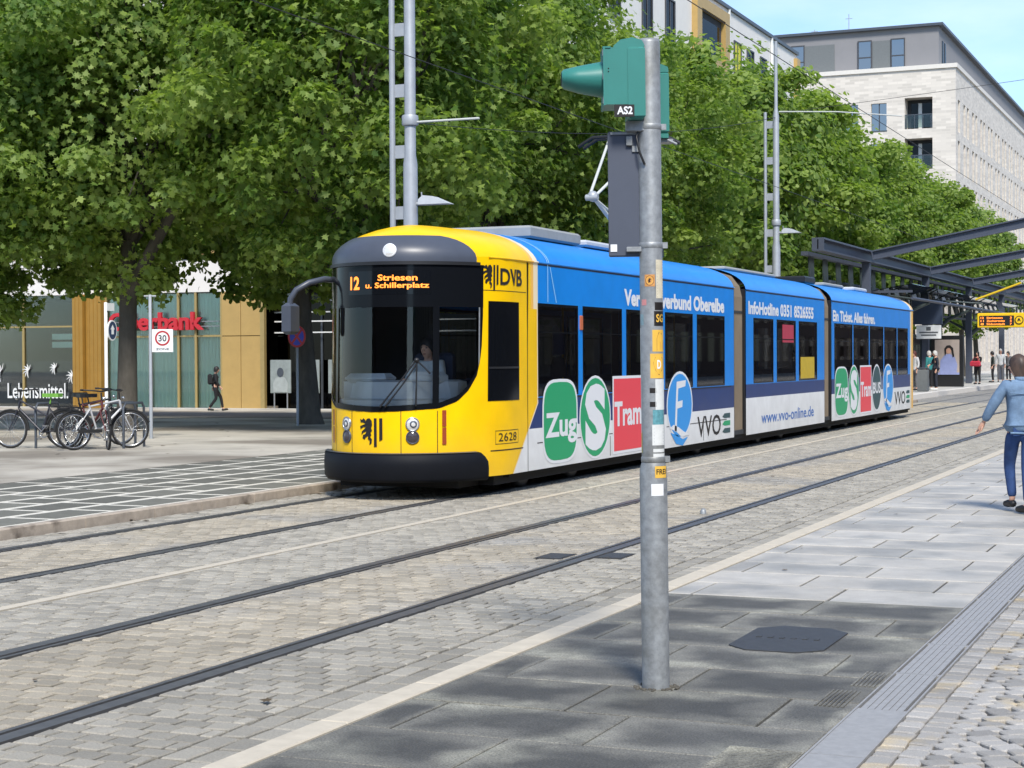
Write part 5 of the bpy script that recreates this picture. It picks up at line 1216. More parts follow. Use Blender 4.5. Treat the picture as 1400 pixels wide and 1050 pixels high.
# ------------------------------------------------------------------ the green signal on its galvanised pole
sg = thing('signal_pole', 'galvanised pole with green tram signals, a dark plate and many stickers', 'signal', (-2.762, 8.353, 0), YAW)
sg.rotation_euler = (0, rad(-.45), YAW)
obj('pole', MB().lathe([(.0585, 1.12), (.0585, 3.28), (.054, 3.30), (.001, 3.302)], 28), MT['galv'], sg)
obj('sleeve', MB().lathe([(.070, -.1), (.0705, 1.08), (.069, 1.12), (.060, 1.15)], 28), MT['galv'], sg)
for z in (2.84, 2.24, 1.152): obj('clamp_band', MB().lathe([(.0588, 0), (.062, .004), (.062, .026), (.0588, .03)], 28, 0, Matrix.Translation((0, 0, z))).box(.055, .085, -.012, .012, z, z + .03), MT['galv'], sg)
# dirt ring and weeds at the foot
mb = MB(); g = random.Random(3)
for k in range(60):
    a = g.uniform(0, 6.28); r = g.uniform(.072, .12); x, y = r * math.cos(a), r * math.sin(a); s = g.uniform(.006, .014); mb.sphere((x, y, .003), s, s, s * .6, 5, 3)
obj('grit', mb, MT['cobblejoint'], sg, kind='stuff')
# left signal head
for z in (2.96, 3.08, 3.2): obj('hinge', MB().tube([(-.236, -.128, z), (-.236, -.128, z + .03)], .006, 8), MT['galv'], sg)
obj('cable', MB().tube([(-.05, -.02, 2.86), (-.07, -.05, 2.80), (-.055, -.065, 2.72), (-.03, -.058, 2.66)], .006, 6), MT['black'], sg)
hd = obj('signal_head', MB().prism([(-.235, 2.955), (-.06, 2.955), (-.06, 3.24), (-.235, 3.24)], -.13, .10, lambda a, b, h: (a, h, b)), MT['teal'], sg)
prof = [(-.185, 0), (-.06, 0)]
mb = MB()
for z0, z1, a0 in ((2.885, 3.245, -.115), ): mb.box(a0, -.028, -.134, .10, z0, z1, bev=.012)
for i in range(7):
    pass
mb.prism([(-.185, 3.237), (-.04, 3.237), (-.028, 3.247), (-.042, 3.275), (-.09, 3.290), (-.150, 3.279), (-.185, 3.249)], -.125, .09, lambda a, b, h: (a, h, b))
obj('rear_housing', mb, MT['teal'], hd)
obj('housing_lip', MB().box(-.24, -.20, -.135, .105, 3.237, 3.245).box(-.238, -.228, -.136, .106, 2.951, 3.243), MT['teal'], hd)
for z in (3.12, 3.135): obj('rivet', MB().sphere((-.212, -.131, z), .0035, .003, .0035, 8, 4), MT['ink'], hd)
rows, rin = [], []
for x, zt_, zb_, hw in ((-.235, 3.188, 3.005, .098), (-.36, 3.166, 3.03, .09), (-.432, 3.150, 3.052, .08), (-.444, 3.138, 3.066, .066)):
    zc, rz = (zt_ + zb_) / 2, (zt_ - zb_) / 2
    rows.append([(x, -.015 + hw * math.sin(t), zc + rz * math.cos(t)) for t in [2 * PI * i / 28 for i in range(29)]])
mb = MB().grid(rows); mb.add(rows[-1][:28], [tuple(range(28))]); obj('visor', mb, MT['teal'], hd)
obj('visor_mouth', MB().add([(x - .002, y, z) for x, y, z in rows[-1][:28]], [tuple(range(28))]), MT['black'], hd)
pl_ = obj('number_plate', MB().box(-.185, -.085, -.140, -.125, 2.892, 2.952), MT['ink'], hd)
mb = MB(); text_on(mb, 'AS2', -.172, -.094, 2.903, 2.943, lambda a, b, h: (a, -.142, b), 0, .03); obj('plate_letters', mb, MT['white'], pl_)
obj('head_bracket', MB().box(-.12, -.03, -.05, .03, 2.83, 2.885, bev=.004).box(-.2, -.0, -.02, .0, 2.818, 2.83), MT['galv'], hd)
# right signal head, mostly behind the pole
h2 = obj('signal_head', MB().box(.0, .108, .065, .27, 2.83, 3.15, bev=.014), MT['teal'], sg)
obj('rear_housing', MB().prism([(.0, 3.146), (.108, 3.146), (.104, 3.172), (.07, 3.187), (.0, 3.187)], .07, .262, lambda a, b, h: (a, h, b)).box(.0, .104, .07, .265, 2.81, 2.832), MT['teal'], h2)
obj('head_bracket', MB().box(.02, .13, .10, .2, 2.792, 2.808).tube([(.10, .08, 2.80), (.145, .06, 2.775)], .007, 6), MT['galv'], h2)
# dark plate seen from behind
dk = obj('back_plate', MB().box(-.212, -.048, -.01, .03, 2.20, 2.835, bev=.006), MT['darkgrey'], sg)
obj('label', MB().box(-.205, -.172, -.0135, -.0105, 2.225, 2.262), MT['white'], dk)
obj('plate_clamp', MB().box(-.125, -.05, -.035, -.011, 2.222, 2.248, bev=.003).box(-.12, -.09, -.03, -.011, 2.76, 2.81, bev=.003).box(-.09, -.03, -.02, .02, 2.73, 2.76), MT['galv'], dk)
# stickers wrapped round the pole
def sticker(z0, z1, a0, a1, m, r=.0591, draw=None):
    if a0 > 0: a0 -= 20; a1 -= 6
    rows = [[(r * math.sin(rad(a0 + (a1 - a0) * i / 8)), -r * math.cos(rad(a0 + (a1 - a0) * i / 8)), z0 + (z1 - z0) * k) for i in range(9)] for k in (0, 1)]
    o = obj('sticker', MB().grid(rows, flip=False), m, sg)
    if draw:
        f = lambda u, v, h: ((r + .0006) * math.sin(rad(a0 + (a1 - a0) * u)), -(r + .0006) * math.cos(rad(a0 + (a1 - a0) * u)), z0 + (z1 - z0) * v)
        for mm, fn in draw: mb = MB(); fn(mb, f); obj('print', mb, mm, o)
    return o
STY = mat('sticker_yellow', L(226, 178, 70), .5, var=.1, scale=30); STW = mat('sticker_white', (.66, .67, .65), .5, var=.12, scale=30); STP = mat('sticker_pink', (.6, .25, .25), .6, var=.2, scale=30); STM = mat('sticker_maroon', (.12, .02, .03), .5, var=0); STO = mat('sticker_orange', (.6, .28, .08), .5, var=.3, scale=30); STB = mat('sticker_teal', (.10, .28, .32), .5, var=.4, scale=60)
poly = lambda p: (lambda mb, f: poly_on(mb, p, f))
sticker(2.045, 2.105, -38, 14, STO, .0591, [(MT['ink'], poly(ell(.5, .5, .42, .42))), (STY, poly(ell(.5, .5, .30, .30))), (MT['ink'], poly([(.40, .3), (.60, .42), (.52, .52), (.66, .62), (.45, .70), (.42, .55), (.36, .6)]))])
sticker(1.985, 2.18, 40, 84, mat('sticker_cream', (.62, .56, .42), .6, var=.2, scale=20), .0591, [(MT['ink'], lambda mb, f: [poly_on(mb, [(.1, y), (.9, y + .01), (.9, y + .035), (.1, y + .025)], f) for y in [i * .075 + .02 for i in range(13)]])])
sticker(1.925, 1.965, 32, 84, MT['ink']); sticker(1.845, 1.92, 28, 84, MT['ink'], .0591, [(STY, lambda mb, f: text_on(mb, 'SG', .15, .8, .25, .8, f, 0, .02))])
sticker(1.95, 1.98, -60, -30, STP); sticker(1.85, 1.905, -78, -48, mat('sticker_blue', (.22, .34, .38), .5, var=.3, scale=40))
sticker(1.715, 1.825, 18, 78, STY, .0591, [(mat('sticker_brown', (.16, .07, .04), .5, var=.3, scale=60), poly([(.3, .05), (.95, .05), (.95, .45), (.7, .85), (.45, .9), (.3, .6)])), (STO, poly([(.55, .1), (.9, .12), (.9, .4), (.6, .45)]))])
sticker(1.58, 1.705, 6, 72, STY, .0591, [(STM, poly([(.18, .62), (.32, .86), (.82, .86), (.96, .62), (.80, .30), (.56, .12), (.34, .30)])), (MT['white'], lambda mb, f: text_on(mb, 'D', .44, .72, .38, .74, f, 0, .03))])
sticker(1.42, 1.575, 30, 82, STW, .0592)
for z in (1.505, 1.435): sticker(z, z + .026, 2, 20, MT['ink'])
sticker(1.345, 1.42, 16, 70, STB); sticker(1.24, 1.345, 12, 74, STW, .0591, [(mat('sticker_grey', (.32, .34, .34), .5, var=.3, scale=40), lambda mb, f: [poly_on(mb, rect(.12, .85, y, y + .05), f) for y in (.15, .3, .45, .6, .78)])])
sticker(1.205, 1.222, 16, 70, STW); sticker(1.178, 1.198, 16, 74, STW); 
sticker(1.80, 1.835, -82, -70, STW); sticker(1.30, 1.80, -84, -74, STW); sticker(1.20, 1.31, -86, -70, mat('sticker_lime', (.45, .42, .12), .5, var=.3, scale=40))
sticker(1.235, 1.3, 20, 62, STW) if False else None
sticker(1.155, 1.175, 24, 66, MT['ink'])
sticker(1.075, 1.135, 22, 66, STY, .0715, [(MT['ink'], lambda mb, f: text_on(mb, 'FREI', .1, .9, .3, .75, f, 0, .02))])
sticker(.985, 1.045, 6, 46, MT['white'], .0712)

# ------------------------------------------------------------------ signs on the plaza
s1 = thing('zone_sign', 'square white sign with a red ringed 30 on a grey post', 'traffic sign', (-20.05, 28.75, .1), YAW)
obj('post', MB().lathe([(.035, 0), (.035, 2.86), (.03, 2.87), (.001, 2.872)], 12).tube([(-.12, 0, 2.84), (.12, 0, 2.84)], .02, 6), MT['mast'], s1)
p = obj('panel', MB().box(.04, .46, -.05, -.03, 1.72, 2.18, bev=.008), MT['signwhite'], s1)
g5 = lambda a, b, h: (a, -.052 - h, b)
mb = MB(); poly_on(mb, ell(.25, 2.0, .15, .15), g5); obj('red_ring', mb, MT['signred'], p); mb = MB(); poly_on(mb, ell(.25, 2.0, .115, .115), g5, 0, .001); obj('white_disc', mb, MT['signwhite'], p)
mb = MB(); text_on(mb, '30', .17, .33, 1.935, 2.065, g5, 0, .015, h=.002); text_on(mb, 'ZONE', .12, .38, 1.765, 1.805, g5, 0, .005, h=.002); obj('digits', mb, MT['ink'], p)
s2 = thing('no_stopping_sign', 'round blue and red no stopping sign beside the leaning trunk', 'traffic sign', (-20.5, 35.3, .1), YAW)
obj('post', MB().lathe([(.03, 0), (.03, 2.05), (.001, 2.06)], 10), MT['mast'], s2)
p = obj('disc', MB().prism(ell(0, 2.10, .21, .26), -.06, -.03, lambda a, b, h: (a, h, b)), MT['signred'], s2)
g6 = lambda a, b, h: (a, -.062 - h, b); mb = MB(); poly_on(mb, ell(0, 2.10, .165, .21), g6); obj('blue_field', mb, MT['signblue'], p)
mb = MB()
for s in (-1, 1): poly_on(mb, [(-.13, 2.10 - s * .14), (-.09, 2.10 - s * .17), (.13, 2.10 + s * .14), (.09, 2.10 + s * .17)], g6, 0, .001 if s > 0 else .0015)
obj('cross', mb, MT['signred'], p)
s3 = thing('cycle_sign', 'round blue sign on a pale post in front of the gold column', 'traffic sign', (-21.45, 29.2, .1), YAW + rad(66))
obj('post', MB().lathe([(.035, 0), (.035, 2.75), (.001, 2.76)], 10), MT['offwhite'], s3)
p = obj('disc', MB().prism(ell(.14, 2.18, .15, .21), -.06, -.03, lambda a, b, h: (a, h, b)), MT['signwhite'], s3); mb = MB(); poly_on(mb, ell(.14, 2.18, .13, .185), g6); obj('blue_field', mb, mat('sign_dark_blue', (.03, .05, .10), .5, var=0), p)
mb = MB(); poly_on(mb, [(.10, 2.10), (.18, 2.10), (.18, 2.20), (.21, 2.20), (.14, 2.30), (.07, 2.20), (.10, 2.20)], g6, 0, .001); obj('arrow', mb, MT['signwhite'], p)
obj('panel', MB().box(-.02, .22, -.05, -.03, 2.58, 2.74), MT['signwhite'], s3)

# ------------------------------------------------------------------ bicycles
def torus(mb, c, R, r, n=28, k=8, mi=0, ax='y'):
    rows = []
    for i in range(n + 1):
        a = 2 * PI * i / n; rows.append([(c[0] + (R + r * math.cos(2 * PI * j / k)) * math.cos(a), c[1] + r * math.sin(2 * PI * j / k), c[2] + (R + r * math.cos(2 * PI * j / k)) * math.sin(a)) for j in range(k + 1)])
    return mb.grid(rows, mi)
def bicycle(label, loc, rotz, frame_m, saddle_m, low=False, rack=True, steer=0, basket=False):
    loc = (loc[0] - .55, loc[1] - .30, loc[2]); t = thing('bicycle', label, 'bicycle', loc, rotz, 'bicycles parked on the square'); t.scale = (1.0,) * 3
    R = .335; W = 1.06                                               # rear hub x=0, front hub x=W
    bbk, seat, head, hd2 = (.44, 0, .29), (.28, 0, .80), (.86, 0, .86), (.89, 0, .72)
    mb = MB()
    top = (.33, 0, .58) if low else (.31, 0, .76)
    mb.tube([bbk, seat], .018, 8).tube([bbk, hd2], .022, 8).tube([top, head], .018, 8).tube([head, hd2], .022, 8)
    for s in (-.05, .05): mb.tube([(.44, s * .6, .29), (0, s, R)], .011, 6).tube([(.30, s * .4, .72), (0, s, R)], .010, 6)
    obj('frame', mb, frame_m, t)
    def wheel(x, y=0, ang=0):
        w = obj('wheel', torus(MB(), (0, 0, 0), R - .02, .021), MT['tyre'], t); w.location = (x, y, R); w.rotation_euler = (0, 0, ang)
        obj('rim', torus(MB(), (0, 0, 0), R - .045, .012, 28, 6), MT['chrome'], w); mb = MB()
        for k in range(20):
            a = 2 * PI * k / 20; b = a + (.5 if k % 2 else -.5); mb.tube([(.03 * math.cos(b), (.03 if k % 4 < 2 else -.03), .03 * math.sin(b)), ((R - .05) * math.cos(a), 0, (R - .05) * math.sin(a))], .0022, 4, 0, False)
        mb.tube([(0, -.05, 0), (0, .05, 0)], .022, 8); obj('spokes', mb, MT['chrome'], w, kind='stuff')
        pts = [((R + .02) * math.cos(rad(q)), 0, (R + .02) * math.sin(rad(q))) for q in range(20, 200, 18)]
        obj('mudguard', MB().tube(pts, .024, 5), MT['tyre'], w)
    wheel(0); wheel(W, 0, steer)
    mb = MB()
    for s in (-.055, .055): mb.tube([(.895, s, .70), (.93, s, .58), (W, s, R)], [.016, .015, .010], 6)
    obj('fork', mb, frame_m, t)
    obj('handlebar', MB().tube([(.88, 0, .72), (.85, 0, 1.0)], .015, 8).tube([(.74, -.29, 1.05), (.84, -.16, 1.04), (.87, 0, 1.02), (.84, .16, 1.04), (.74, .29, 1.05)], .013, 6).tube([(.74, -.29, 1.05), (.67, -.30, 1.05)], .018, 6).tube([(.74, .29, 1.05), (.67, .30, 1.05)], .018, 6), MT['black'], t)
    obj('saddle', MB().tube([(.29, 0, .78), (.26, 0, .92)], .013, 6).prism([(.08, -.09), (.16, -.095), (.30, -.035), (.42, -.025), (.44, 0), (.42, .025), (.30, .035), (.16, .095), (.08, .09)], .92, .985, lambda a, b, h: (a, b, h)), saddle_m, t)
    mb = MB().lathe([(.10, -.004), (.10, .004), (.08, .004), (.08, -.004)], 20, 0, Matrix.Translation((.44, -.06, .29)) @ Matrix.Rotation(PI / 2, 4, 'X'))
    mb.tube([(.44, -.075, .29), (.56, -.075, .17)], .010, 6).tube([(.44, .075, .29), (.32, .075, .41)], .010, 6).box(.52, .61, -.15, -.07, .155, .178).box(.27, .36, .07, .15, .40, .423)
    obj('crank', mb, MT['chrome'], t)
    obj('chain_guard', MB().box(.05, .50, -.066, -.05, .30, .36), MT['tyre'], t)
    if rack: obj('luggage_rack', MB().tube([(-.28, -.06, .74), (.24, -.06, .74)], .007, 5).tube([(-.28, .06, .74), (.24, .06, .74)], .007, 5).tube([(-.28, -.06, .74), (-.28, .06, .74)], .007, 5).tube([(-.05, -.06, .74), (-.05, .06, .74)], .007, 5).tube([(0, -.07, R), (-.1, -.06, .74)], .006, 5).tube([(0, .07, R), (-.1, .06, .74)], .006, 5), MT['black'], t)
    obj('front_lamp', MB().sphere((.93, 0, .90), .03, .035, .035, 8, 6), MT['chrome'], t)
    if basket: obj('crate', MB().box(-.32, .14, -.17, .17, .76, .78).box(-.32, .14, -.17, -.16, .78, 1.0).box(-.32, .14, .16, .17, .78, 1.0).box(-.32, -.31, -.16, .16, .78, 1.0).box(.13, .14, -.16, .16, .78, 1.0), MT['black'], t)
    return t
cm = lambda n, c: mat(n, c, .35, .1, var=.05)
bicycle('dark bicycle at the left picture edge with a lime green saddle cover', (-18.75, 25.35, .1), YAW + rad(180 - 12), cm('frame_dark', (.03, .03, .04)), mat('lime_cover', (.16, .38, .05), .6, var=.1), True)
bicycle('black bicycle with a bare luggage rack, second from the left', (-19.2, 25.9, .1), YAW + rad(30), cm('frame_black', (.015, .015, .018)), MT['black'], False, True, .3, False)
bicycle('dark red bicycle with straight handlebar in front of the gold column', (-18.75, 25.6, .1), YAW + rad(-42), cm('frame_red', (.10, .02, .02)), MT['black'], False, False, -.5)
bicycle('silver bicycle turned towards the street, rightmost of the parked ones', (-18.25, 24.95, .1), YAW + rad(38), cm('frame_silver', (.5, .5, .5)), MT['black'], False, True, -.35)
def hoop(label, x, y, a):
    o = obj('bicycle_stand', MB().tube([(0, 0, -.1), (0, 0, .72), (.06, 0, .80), (.64, 0, .80), (.70, 0, .72), (.70, 0, -.1)], .024, 8), MT['metaldk']); o.location = (x, y, .1); o.rotation_euler = (0, 0, a); tag(o, label, 'bicycle stand', 'bicycle stands')
hoop('dark hoop stand between the lime saddle bicycle and the black bicycle', -19.9, 25.0, YAW + 1.2)
hoop('dark hoop stand right of the dark red bicycle', -18.8, 25.6, YAW + 1.0)
hoop('dark hoop stand holding the silver bicycle', -18.3, 25.4, YAW + 1.25)

# ------------------------------------------------------------------ people
def skin_mesh(name, J, edges, radii, m, lev=2, root=0):
    me = bpy.data.meshes.new(name); me.from_pydata([tuple(j) for j in J], edges, [])
    o = bpy.data.objects.new(name, me); sm = o.modifiers.new('s', 'SKIN'); sm.use_smooth_shade = True
    for i, r in enumerate(radii):
        me.skin_vertices[0].data[i].radius = (r, r) if not isinstance(r, tuple) else r; me.skin_vertices[0].data[i].use_root = (i == root)
    sb = o.modifiers.new('u', 'SUBSURF'); sb.levels = lev; sb.render_levels = lev
    r = evaluated(o); bpy.data.meshes.remove(me); r.materials.clear(); r.materials.append(m)
    r.polygons.foreach_set('use_smooth', [True] * len(r.polygons)); return r
def join_mb(me, mb):                                                 # add hand, head and feature geometry to the body mesh
    bm = bmesh.new(); bm.from_mesh(me); n = len(me.materials)
    vs = [bm.verts.new(v) for v in mb.v]
    for f, mi, s in zip(mb.f, mb.m, mb.sm):
        try: q = bm.faces.new([vs[i] for i in f]); q.smooth = s; q.material_index = mi
        except ValueError: pass
    bm.to_mesh(me); bm.free()
def person(label, loc, rotz, top, legs, hair, shoes, pose=None, build=1.0, long_hair=False, coat=0, bag=None, skirt=False, lev=1, stature=1.0, group=None, head_turn=0, collar=None, loose=1.0):
    t = thing('person', label, 'person', loc, rotz, group); t.scale = (stature,) * 3
    w = build
    P = dict(pel=(0, 0, .93), wst=(0, .0, 1.08), chest=(0, .01, 1.28), nk=(0, 0, 1.44), hd=(0, .03, 1.58),
             sl=(-.175 * w, 0, 1.39), el=(-.215 * w, -.03, 1.13), hl=(-.22 * w, .05, .89), sr=(.175 * w, 0, 1.39), er=(.215 * w, -.03, 1.13), hr=(.22 * w, .05, .89),
             tl=(-.09, 0, .90), kl=(-.10, .02, .49), al=(-.105, -.02, .09), fl=(-.12, .16, .035), tr=(.09, 0, .90), kr=(.10, .02, .49), ar=(.105, -.02, .09), fr=(.12, .16, .035))
    P.update(pose or {}); P = {k: Vector(v) for k, v in P.items()}
    V = lambda *ks: [P[k] for k in ks]
    # body: one continuous skinned figure
    ks = ['pel', 'wst', 'chest', 'nk', 'hd', 'sl', 'el', 'hl', 'sr', 'er', 'hr', 'tl', 'kl', 'al', 'fl', 'tr', 'kr', 'ar', 'fr']
    ed = [(0, 1), (1, 2), (2, 3), (3, 4), (2, 5), (5, 6), (6, 7), (2, 8), (8, 9), (9, 10), (0, 11), (11, 12), (12, 13), (13, 14), (0, 15), (15, 16), (16, 17), (17, 18)]
    rr = [(.13 * w, .10), (.115 * w, .09), (.135 * w, .09), .052, .06, .05, .036, .022, .05, .036, .022, .075, .05, .033, .03, .075, .05, .033, .03]
    me = skin_mesh('body', [P[k] for k in ks], ed, rr, MT['skin'], lev); me.materials.append(MT['ink']); me.materials.append(mat('lip', (.32, .10, .09), .5, var=0) if 'lip' not in bpy.data.materials else bpy.data.materials['lip'])
    mb = MB(); hm = Matrix.Translation(P['hd']) @ Matrix.Rotation(head_turn, 4, 'Z')
    rows = []
    for i in range(13):
        v = i / 12; z = -.125 + .25 * v; q = math.sin(PI * (.06 + .88 * v)) ** .62; jaw = .80 + .20 * min(1, v * 2.2)
        rows.append([(.075 * q * jaw * math.sin(2 * PI * j / 18), .010 + .096 * q * (jaw if math.cos(2 * PI * j / 18) < 0 else (.92 + .08 * v)) * math.cos(2 * PI * j / 18), z) for j in range(19)])
    mb.grid([[tuple(hm @ Vector(p)) for p in r] for r in rows])
    mb.add([tuple(hm @ Vector(p)) for p in [(-.016, .098, -.03), (.016, .098, -.03), (0, .126, -.022), (0, .100, .028)]], [(0, 1, 2), (0, 2, 3), (2, 1, 3)])
    for s in (-1, 1):
        mb.sphere((s * .071, .0, -.005), .012, .024, .034, 8, 6, 0, hm); mb.sphere((s * .031, .092, .012), .013, .012, .008, 8, 6, 1, hm); mb.sphere((s * .031, .094, .032), .018, .008, .004, 6, 4, 1, hm)
    mb.sphere((0, .094, -.066), .024, .010, .007, 8, 6, 2, hm)
    for h, e, s in (('hl', 'el', -1), ('hr', 'er', 1)):                 # palm, four fingers, thumb
        d = (P[h] - P[e]).normalized(); side = d.cross(Vector((0, 1, .2))).normalized(); pal = side.cross(d).normalized()
        b0 = P[h]; mb.tube([b0 - d * .01, b0 + d * .035, b0 + d * .085], [.022, .031, .028], 8)
        for k, (o_, l_) in enumerate(((-.026, .062), (-.009, .075), (.009, .070), (.025, .054))):
            a = b0 + d * .082 + pal * o_; c = a + d * l_ * .55 + side * .006 * s; mb.tube([a - d * .012, a, c, c + d * l_ * .42 + side * .014 * s], [.009, .009, .0085, .006], 6)
        a = b0 + d * .03 - pal * .028; mb.tube([a, a + d * .03 - pal * .020, a + d * .055 - pal * .022], [.011, .010, .007], 6)
    join_mb(me, mb); put('body', me, t)
    # top: torso and sleeves
    hem = P['pel'] + Vector((0, 0, -.10 - coat)) if True else None
    J = [P['wst'], P['chest'], P['nk'] - Vector((0, 0, .03)), P['sl'], P['el'], P['el'].lerp(P['hl'], .93), P['sr'], P['er'], P['er'].lerp(P['hr'], .93), P['pel'] + Vector((0, 0, .02)), hem]
    if top: put('jacket', skin_mesh('jacket', J, [(0, 1), (1, 2), (1, 3), (3, 4), (4, 5), (1, 6), (6, 7), (7, 8), (0, 9), (9, 10)], [(.145 * w * loose, .115 * loose), (.165 * w * loose, .118 * loose), .068, .068 * loose, .054 * loose, .042 * loose, .068 * loose, .054 * loose, .042 * loose, (.158 * w * loose, .13 * loose), (.16 * w * loose * loose, .135 * loose * loose)], top, lev), t)
    if collar: put('collar', MB().lathe([(.060, 0), (.068, .02), (.075, .055), (.066, .052)], 16, 0, Matrix.Translation(P['nk'] - Vector((0, .0, .02)))).mesh('collar', collar), t)
    put('trousers', skin_mesh('trousers', [P['pel'] + Vector((0, 0, .05)), P['pel'] - Vector((0, 0, .03)), P['tl'] - Vector((0, 0, .06)), P['kl'], P['kl'].lerp(P['al'], .95), P['tr'] - Vector((0, 0, .06)), P['kr'], P['kr'].lerp(P['ar'], .95)], [(0, 1), (1, 2), (2, 3), (3, 4), (1, 5), (5, 6), (6, 7)], [(.135 * w, .105), (.145 * w, .115), .095, .066, .050, .095, .066, .050], legs, lev), t)
    for a, f in (('al', 'fl'), ('ar', 'fr')):
        d = (P[f] - P[a]); d.z = 0; d.normalize(); h = P[a] - d * .055; h.z = P[a].z - .05
        put('shoe', skin_mesh('shoe', [h, P[a] + Vector((0, 0, -.035)) + d * .02, P[f] + Vector((0, 0, .012)), P[f] + d * .06 + Vector((0, 0, .005))], [(0, 1), (1, 2), (2, 3)], [.042, .050, .044, .030], shoes, 1), t)
    # hair
    rows = []
    for i in range(10):
        v = i / 9; rows.append([])
        for j in range(21):
            a = 2 * PI * j / 20; front = max(0, math.cos(a)) ** 1.2; zb = -.075 + .125 * front - (.10 if long_hair is True else long_hair) * (1 - front); z = zb + (.140 - zb) * v
            q = math.sqrt(max(0, 1 - (max(z, 0) / .141) ** 2)); n_ = 1 + .035 * math.sin(a * 7 + v * 5) + (.05 * math.sin(a * 13 + v * 9) if long_hair else 0)
            rows[-1].append(tuple(hm @ Vector((.088 * q * math.sin(a) * n_, .004 + .108 * q * math.cos(a) * n_, z))))
    put('hair', MB().grid(rows).mesh('hair', hair), t)
    if bag: bag(t, P)
    return t
def backpack(m):
    return lambda t, P: put('backpack', MB().box(-.15, .15, -.30, -.12, 1.02, 1.42, bev=.05).tube([(-.11, -.13, 1.36), (-.12, .02, 1.45), (-.12, .12, 1.3), (-.14, -.1, 1.08)], .018, 6).tube([(.11, -.13, 1.36), (.12, .02, 1.45), (.12, .12, 1.3), (.14, -.1, 1.08)], .018, 6).mesh('backpack', m), t)
# the woman in denim, walking away to the left with her left arm swung out
wo = person('woman in a light denim jacket and blue jeans walking at the right edge', (-2.19, 19.05, .0), rad(22), MT['denim'], MT['jeans'], MT['hairbr'], MT['shoe'],
    dict(sl=(-.17, .02, 1.37), el=(-.29, .05, 1.17), hl=(-.37, .15, .97), sr=(.17, -.02, 1.37), er=(.24, -.16, 1.14), hr=(.24, -.10, .90),
         kl=(-.08, .18, .50), al=(-.06, .12, .13), fl=(-.08, .29, .06), kr=(.05, -.04, .50), ar=(-.0, -.26, .10), fr=(-.05, -.11, .035), tl=(-.085, .02, .90), tr=(.085, -.01, .90), hd=(-.01, .035, 1.585)), .95, lev=2, head_turn=rad(62), stature=.985, coat=-.02, collar=MT['denim'], loose=1.17, long_hair=.06)
hm_ = Matrix.Translation((-.01, .035, 1.585)) @ Matrix.Rotation(rad(62), 4, 'Z')
put('ponytail', MB().tube([hm_ @ Vector(p) for p in ((0, -.08, .04), (0, -.135, .01), (0.01, -.15, -.07), (.02, -.14, -.17), (.02, -.12, -.24))], [.035, .048, .045, .035, .008], 10).mesh('ponytail', MT['hairbr']), wo)
mb = MB()
for x in (-.07, .07): mb.box(x - .05, x + .05, -.133, -.128, .84, .95)
put('back_pocket', mb.mesh('back_pocket', MT['jeans']), wo)
put('jacket_seam', MB().tube([(-.15, -.115, 1.30), (0, -.128, 1.29), (.15, -.115, 1.30)], .006, 5).tube([(-.15, -.13, .87), (0, -.145, .865), (.15, -.13, .87)], .012, 6).mesh('jacket_seam', MT['denim']), wo)
# the pedestrian in black by the bank
bl_ = cloth('black_cloth', (.012, .012, .014)); gr_ = cloth('grey_cloth', (.12, .12, .13))
PX = -36.75; PYY = 57.0
walk = dict(kl=(-.08, .20, .52), al=(-.08, .27, .10), fl=(-.09, .42, .06), kr=(.08, .02, .49), ar=(.08, -.26, .12), fr=(.09, -.12, .05), el=(-.22, -.12, 1.15), hl=(-.22, -.10, .92), er=(.22, .02, 1.14), hr=(.21, .16, .95))
person('person all in black with a backpack walking past the bank windows', (PX, PYY, plaza_z(PX, PYY) + .0), YAW - rad(80), bl_, bl_, MT['hairdk'], MT['shoe'], walk, 1.0, bag=backpack(bl_), stature=1.02, coat=.05)
# driver and passengers
seated = dict(pel=(0, 0, .93), tl=(-.09, .05, .9), kl=(-.12, .42, .92), al=(-.12, .44, .52), fl=(-.12, .60, .46), tr=(.09, .05, .9), kr=(.12, .42, .92), ar=(.12, .44, .52), fr=(.12, .60, .46), el=(-.24, .12, 1.16), hl=(-.16, .36, 1.18), er=(.24, .12, 1.16), hr=(.16, .36, 1.18))
sh_ = cloth('white_shirt', (.62, .62, .60))
dz = Vector(TR0)
person('tram driver in a white shirt sitting behind the windscreen', (dz.x + .10, dz.y + 1.25, .22), PI, sh_, bl_, MT['hairdk'], MT['shoe'], seated)
person('passenger in a pale shirt seated at the second side window', (dz.x + .72, dz.y + 4.95, -.06), PI, sh_, gr_, MT['hairdk'], MT['shoe'], seated)
person('passenger in dark clothes seated at the fourth side window', (dz.x + .72, dz.y + 8.45, -.06), PI, gr_, bl_, MT['hairbr'], MT['shoe'], seated)
# people waiting on the platform
G_ = 'people waiting on the tram platform'; tl_ = cloth('teal_cloth', (.03, .20, .20)); nv_ = cloth('navy_cloth', (.018, .022, .035)); rd_ = cloth('red_cloth', (.50, .03, .06)); wh_ = cloth('pale_cloth', (.5, .5, .5))
def at(px_, Y): return -Y * math.tan(YAW - math.atan((px_ - 700) / 2353.1))
person('person in a pale grey top standing behind the litter bin', (at(1251, 75), 75, .16), 2.4, wh_, gr_, mat('auburn_hair', (.08, .02, .015), .6, var=.2), MT['shoe'], group=G_)
person('person in a teal top half hidden by the old person in navy', (at(1271, 76.6), 76.6, .16), 1.0, tl_, bl_, MT['hairgr'], MT['shoew'], group=G_)
person('white haired person in a navy coat and white shoes by the poster case', (at(1279.5, 75.5), 75.5, .16), 2.0, nv_, nv_, MT['hairgr'], MT['shoew'], dict(er=(.23, .10, 1.16), hr=(.1, .24, 1.1)), 1.12, coat=.12, group=G_)
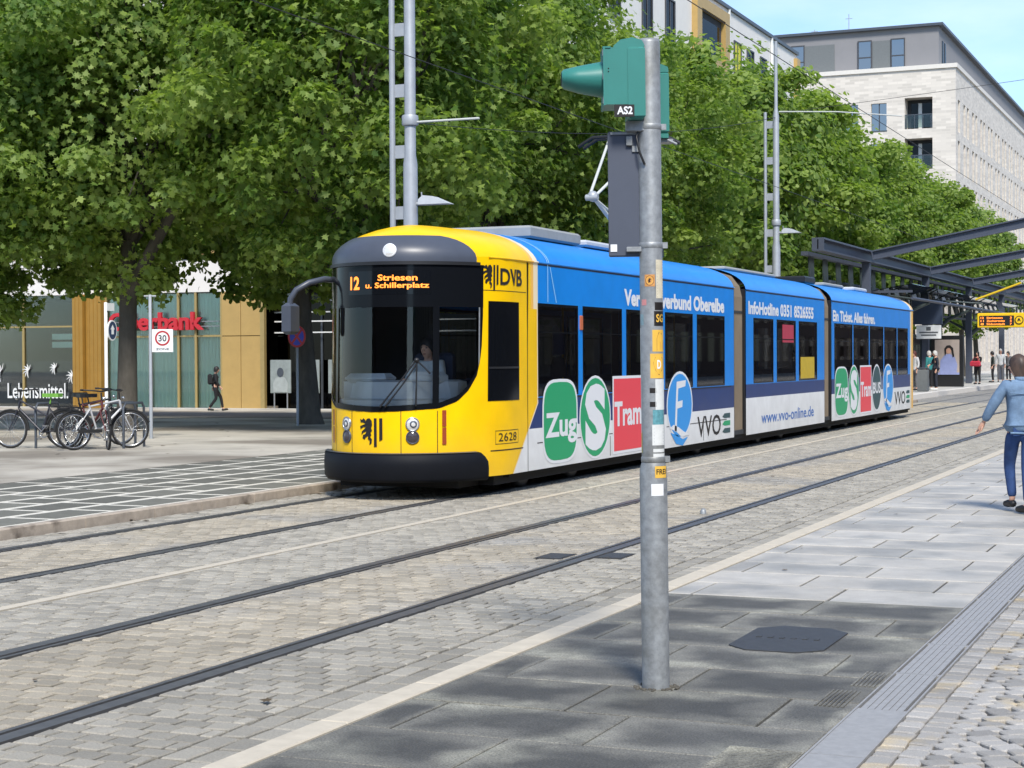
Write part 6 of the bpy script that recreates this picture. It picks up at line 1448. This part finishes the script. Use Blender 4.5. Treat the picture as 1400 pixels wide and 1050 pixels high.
person('person in black with a bright red bag in front of the waiting shelter', (at(1337, 91), 91, .16), 2.8, bl_, bl_, MT['hairdk'], MT['shoe'], dict(er=(.22, .12, 1.16), hr=(.05, .24, 1.14), el=(-.22, .12, 1.16), hl=(-.05, .24, 1.14)), 1.05, True, group=G_,
       bag=lambda t, P: put('handbag', MB().box(-.24, .26, .14, .34, .92, 1.20, bev=.05).tube([(-.15, .24, 1.2), (-.1, .2, 1.4), (.1, .2, 1.4), (.18, .24, 1.2)], .012, 5).mesh('handbag', rd_), t))
person('person in dark green standing left of the one in white', (at(1357.5, 97), 97, .16), 1.8, cloth('dark_green_cloth', (.03, .04, .035)), bl_, MT['hairdk'], MT['shoe'], group=G_)
person('person in a white shirt standing nearest the woman in denim', (at(1368, 98), 98, .16), 3.3, sh_, gr_, MT['hairgr'], MT['shoe'], group=G_, stature=1.08)
person('person with dark hair seen just past the head of the woman in denim', (at(1379, 101), 101, .16), 2.6, gr_, bl_, MT['hairdk'], MT['shoe'], group=G_)
# a small bolt by the near rail
mb = MB().lathe([(.035, -.02), (.035, .03), (.02, .055), (.001, .06)], 10); o = obj('rail_marker', mb, MT['galv']); o.location = (-5.33, 17.75, 0); tag(o, 'small grey stub standing beside the near rail right of the pole', 'marker')
# dry leaves and scraps lying about
mb = MB(); g = random.Random(9)
for k in range(170):
    w = g.random()
    if w < .62: x, y = g.uniform(-24, -11.2), g.uniform(11, 42); z = plaza_z(x, y) + .006 if x < -14.7 else .102
    elif w < .8: x, y = XK + g.uniform(.02, .22), g.uniform(10, 30); z = .006
    else: x, y = g.uniform(-8, -1.8), g.uniform(7, 30); z = .009
    a = g.uniform(0, 6.28); q = g.uniform(.06, .15) * (1 if w < .8 else .55); tl2 = g.uniform(-.25, .25)
    mb.add([(x + q * (u * math.cos(a) - v * math.sin(a)), y + q * (u * math.sin(a) + v * math.cos(a)), z + q * (.5 + u) * abs(tl2) * .6) for u, v in LEAF], [tuple(range(len(LEAF)))])
obj('leaf_litter', mb, mat('dry_leaf', (.10, .07, .035), .8, var=.6, scale=.8), kind='stuff')
bpy.data.scenes.remove(TMP)
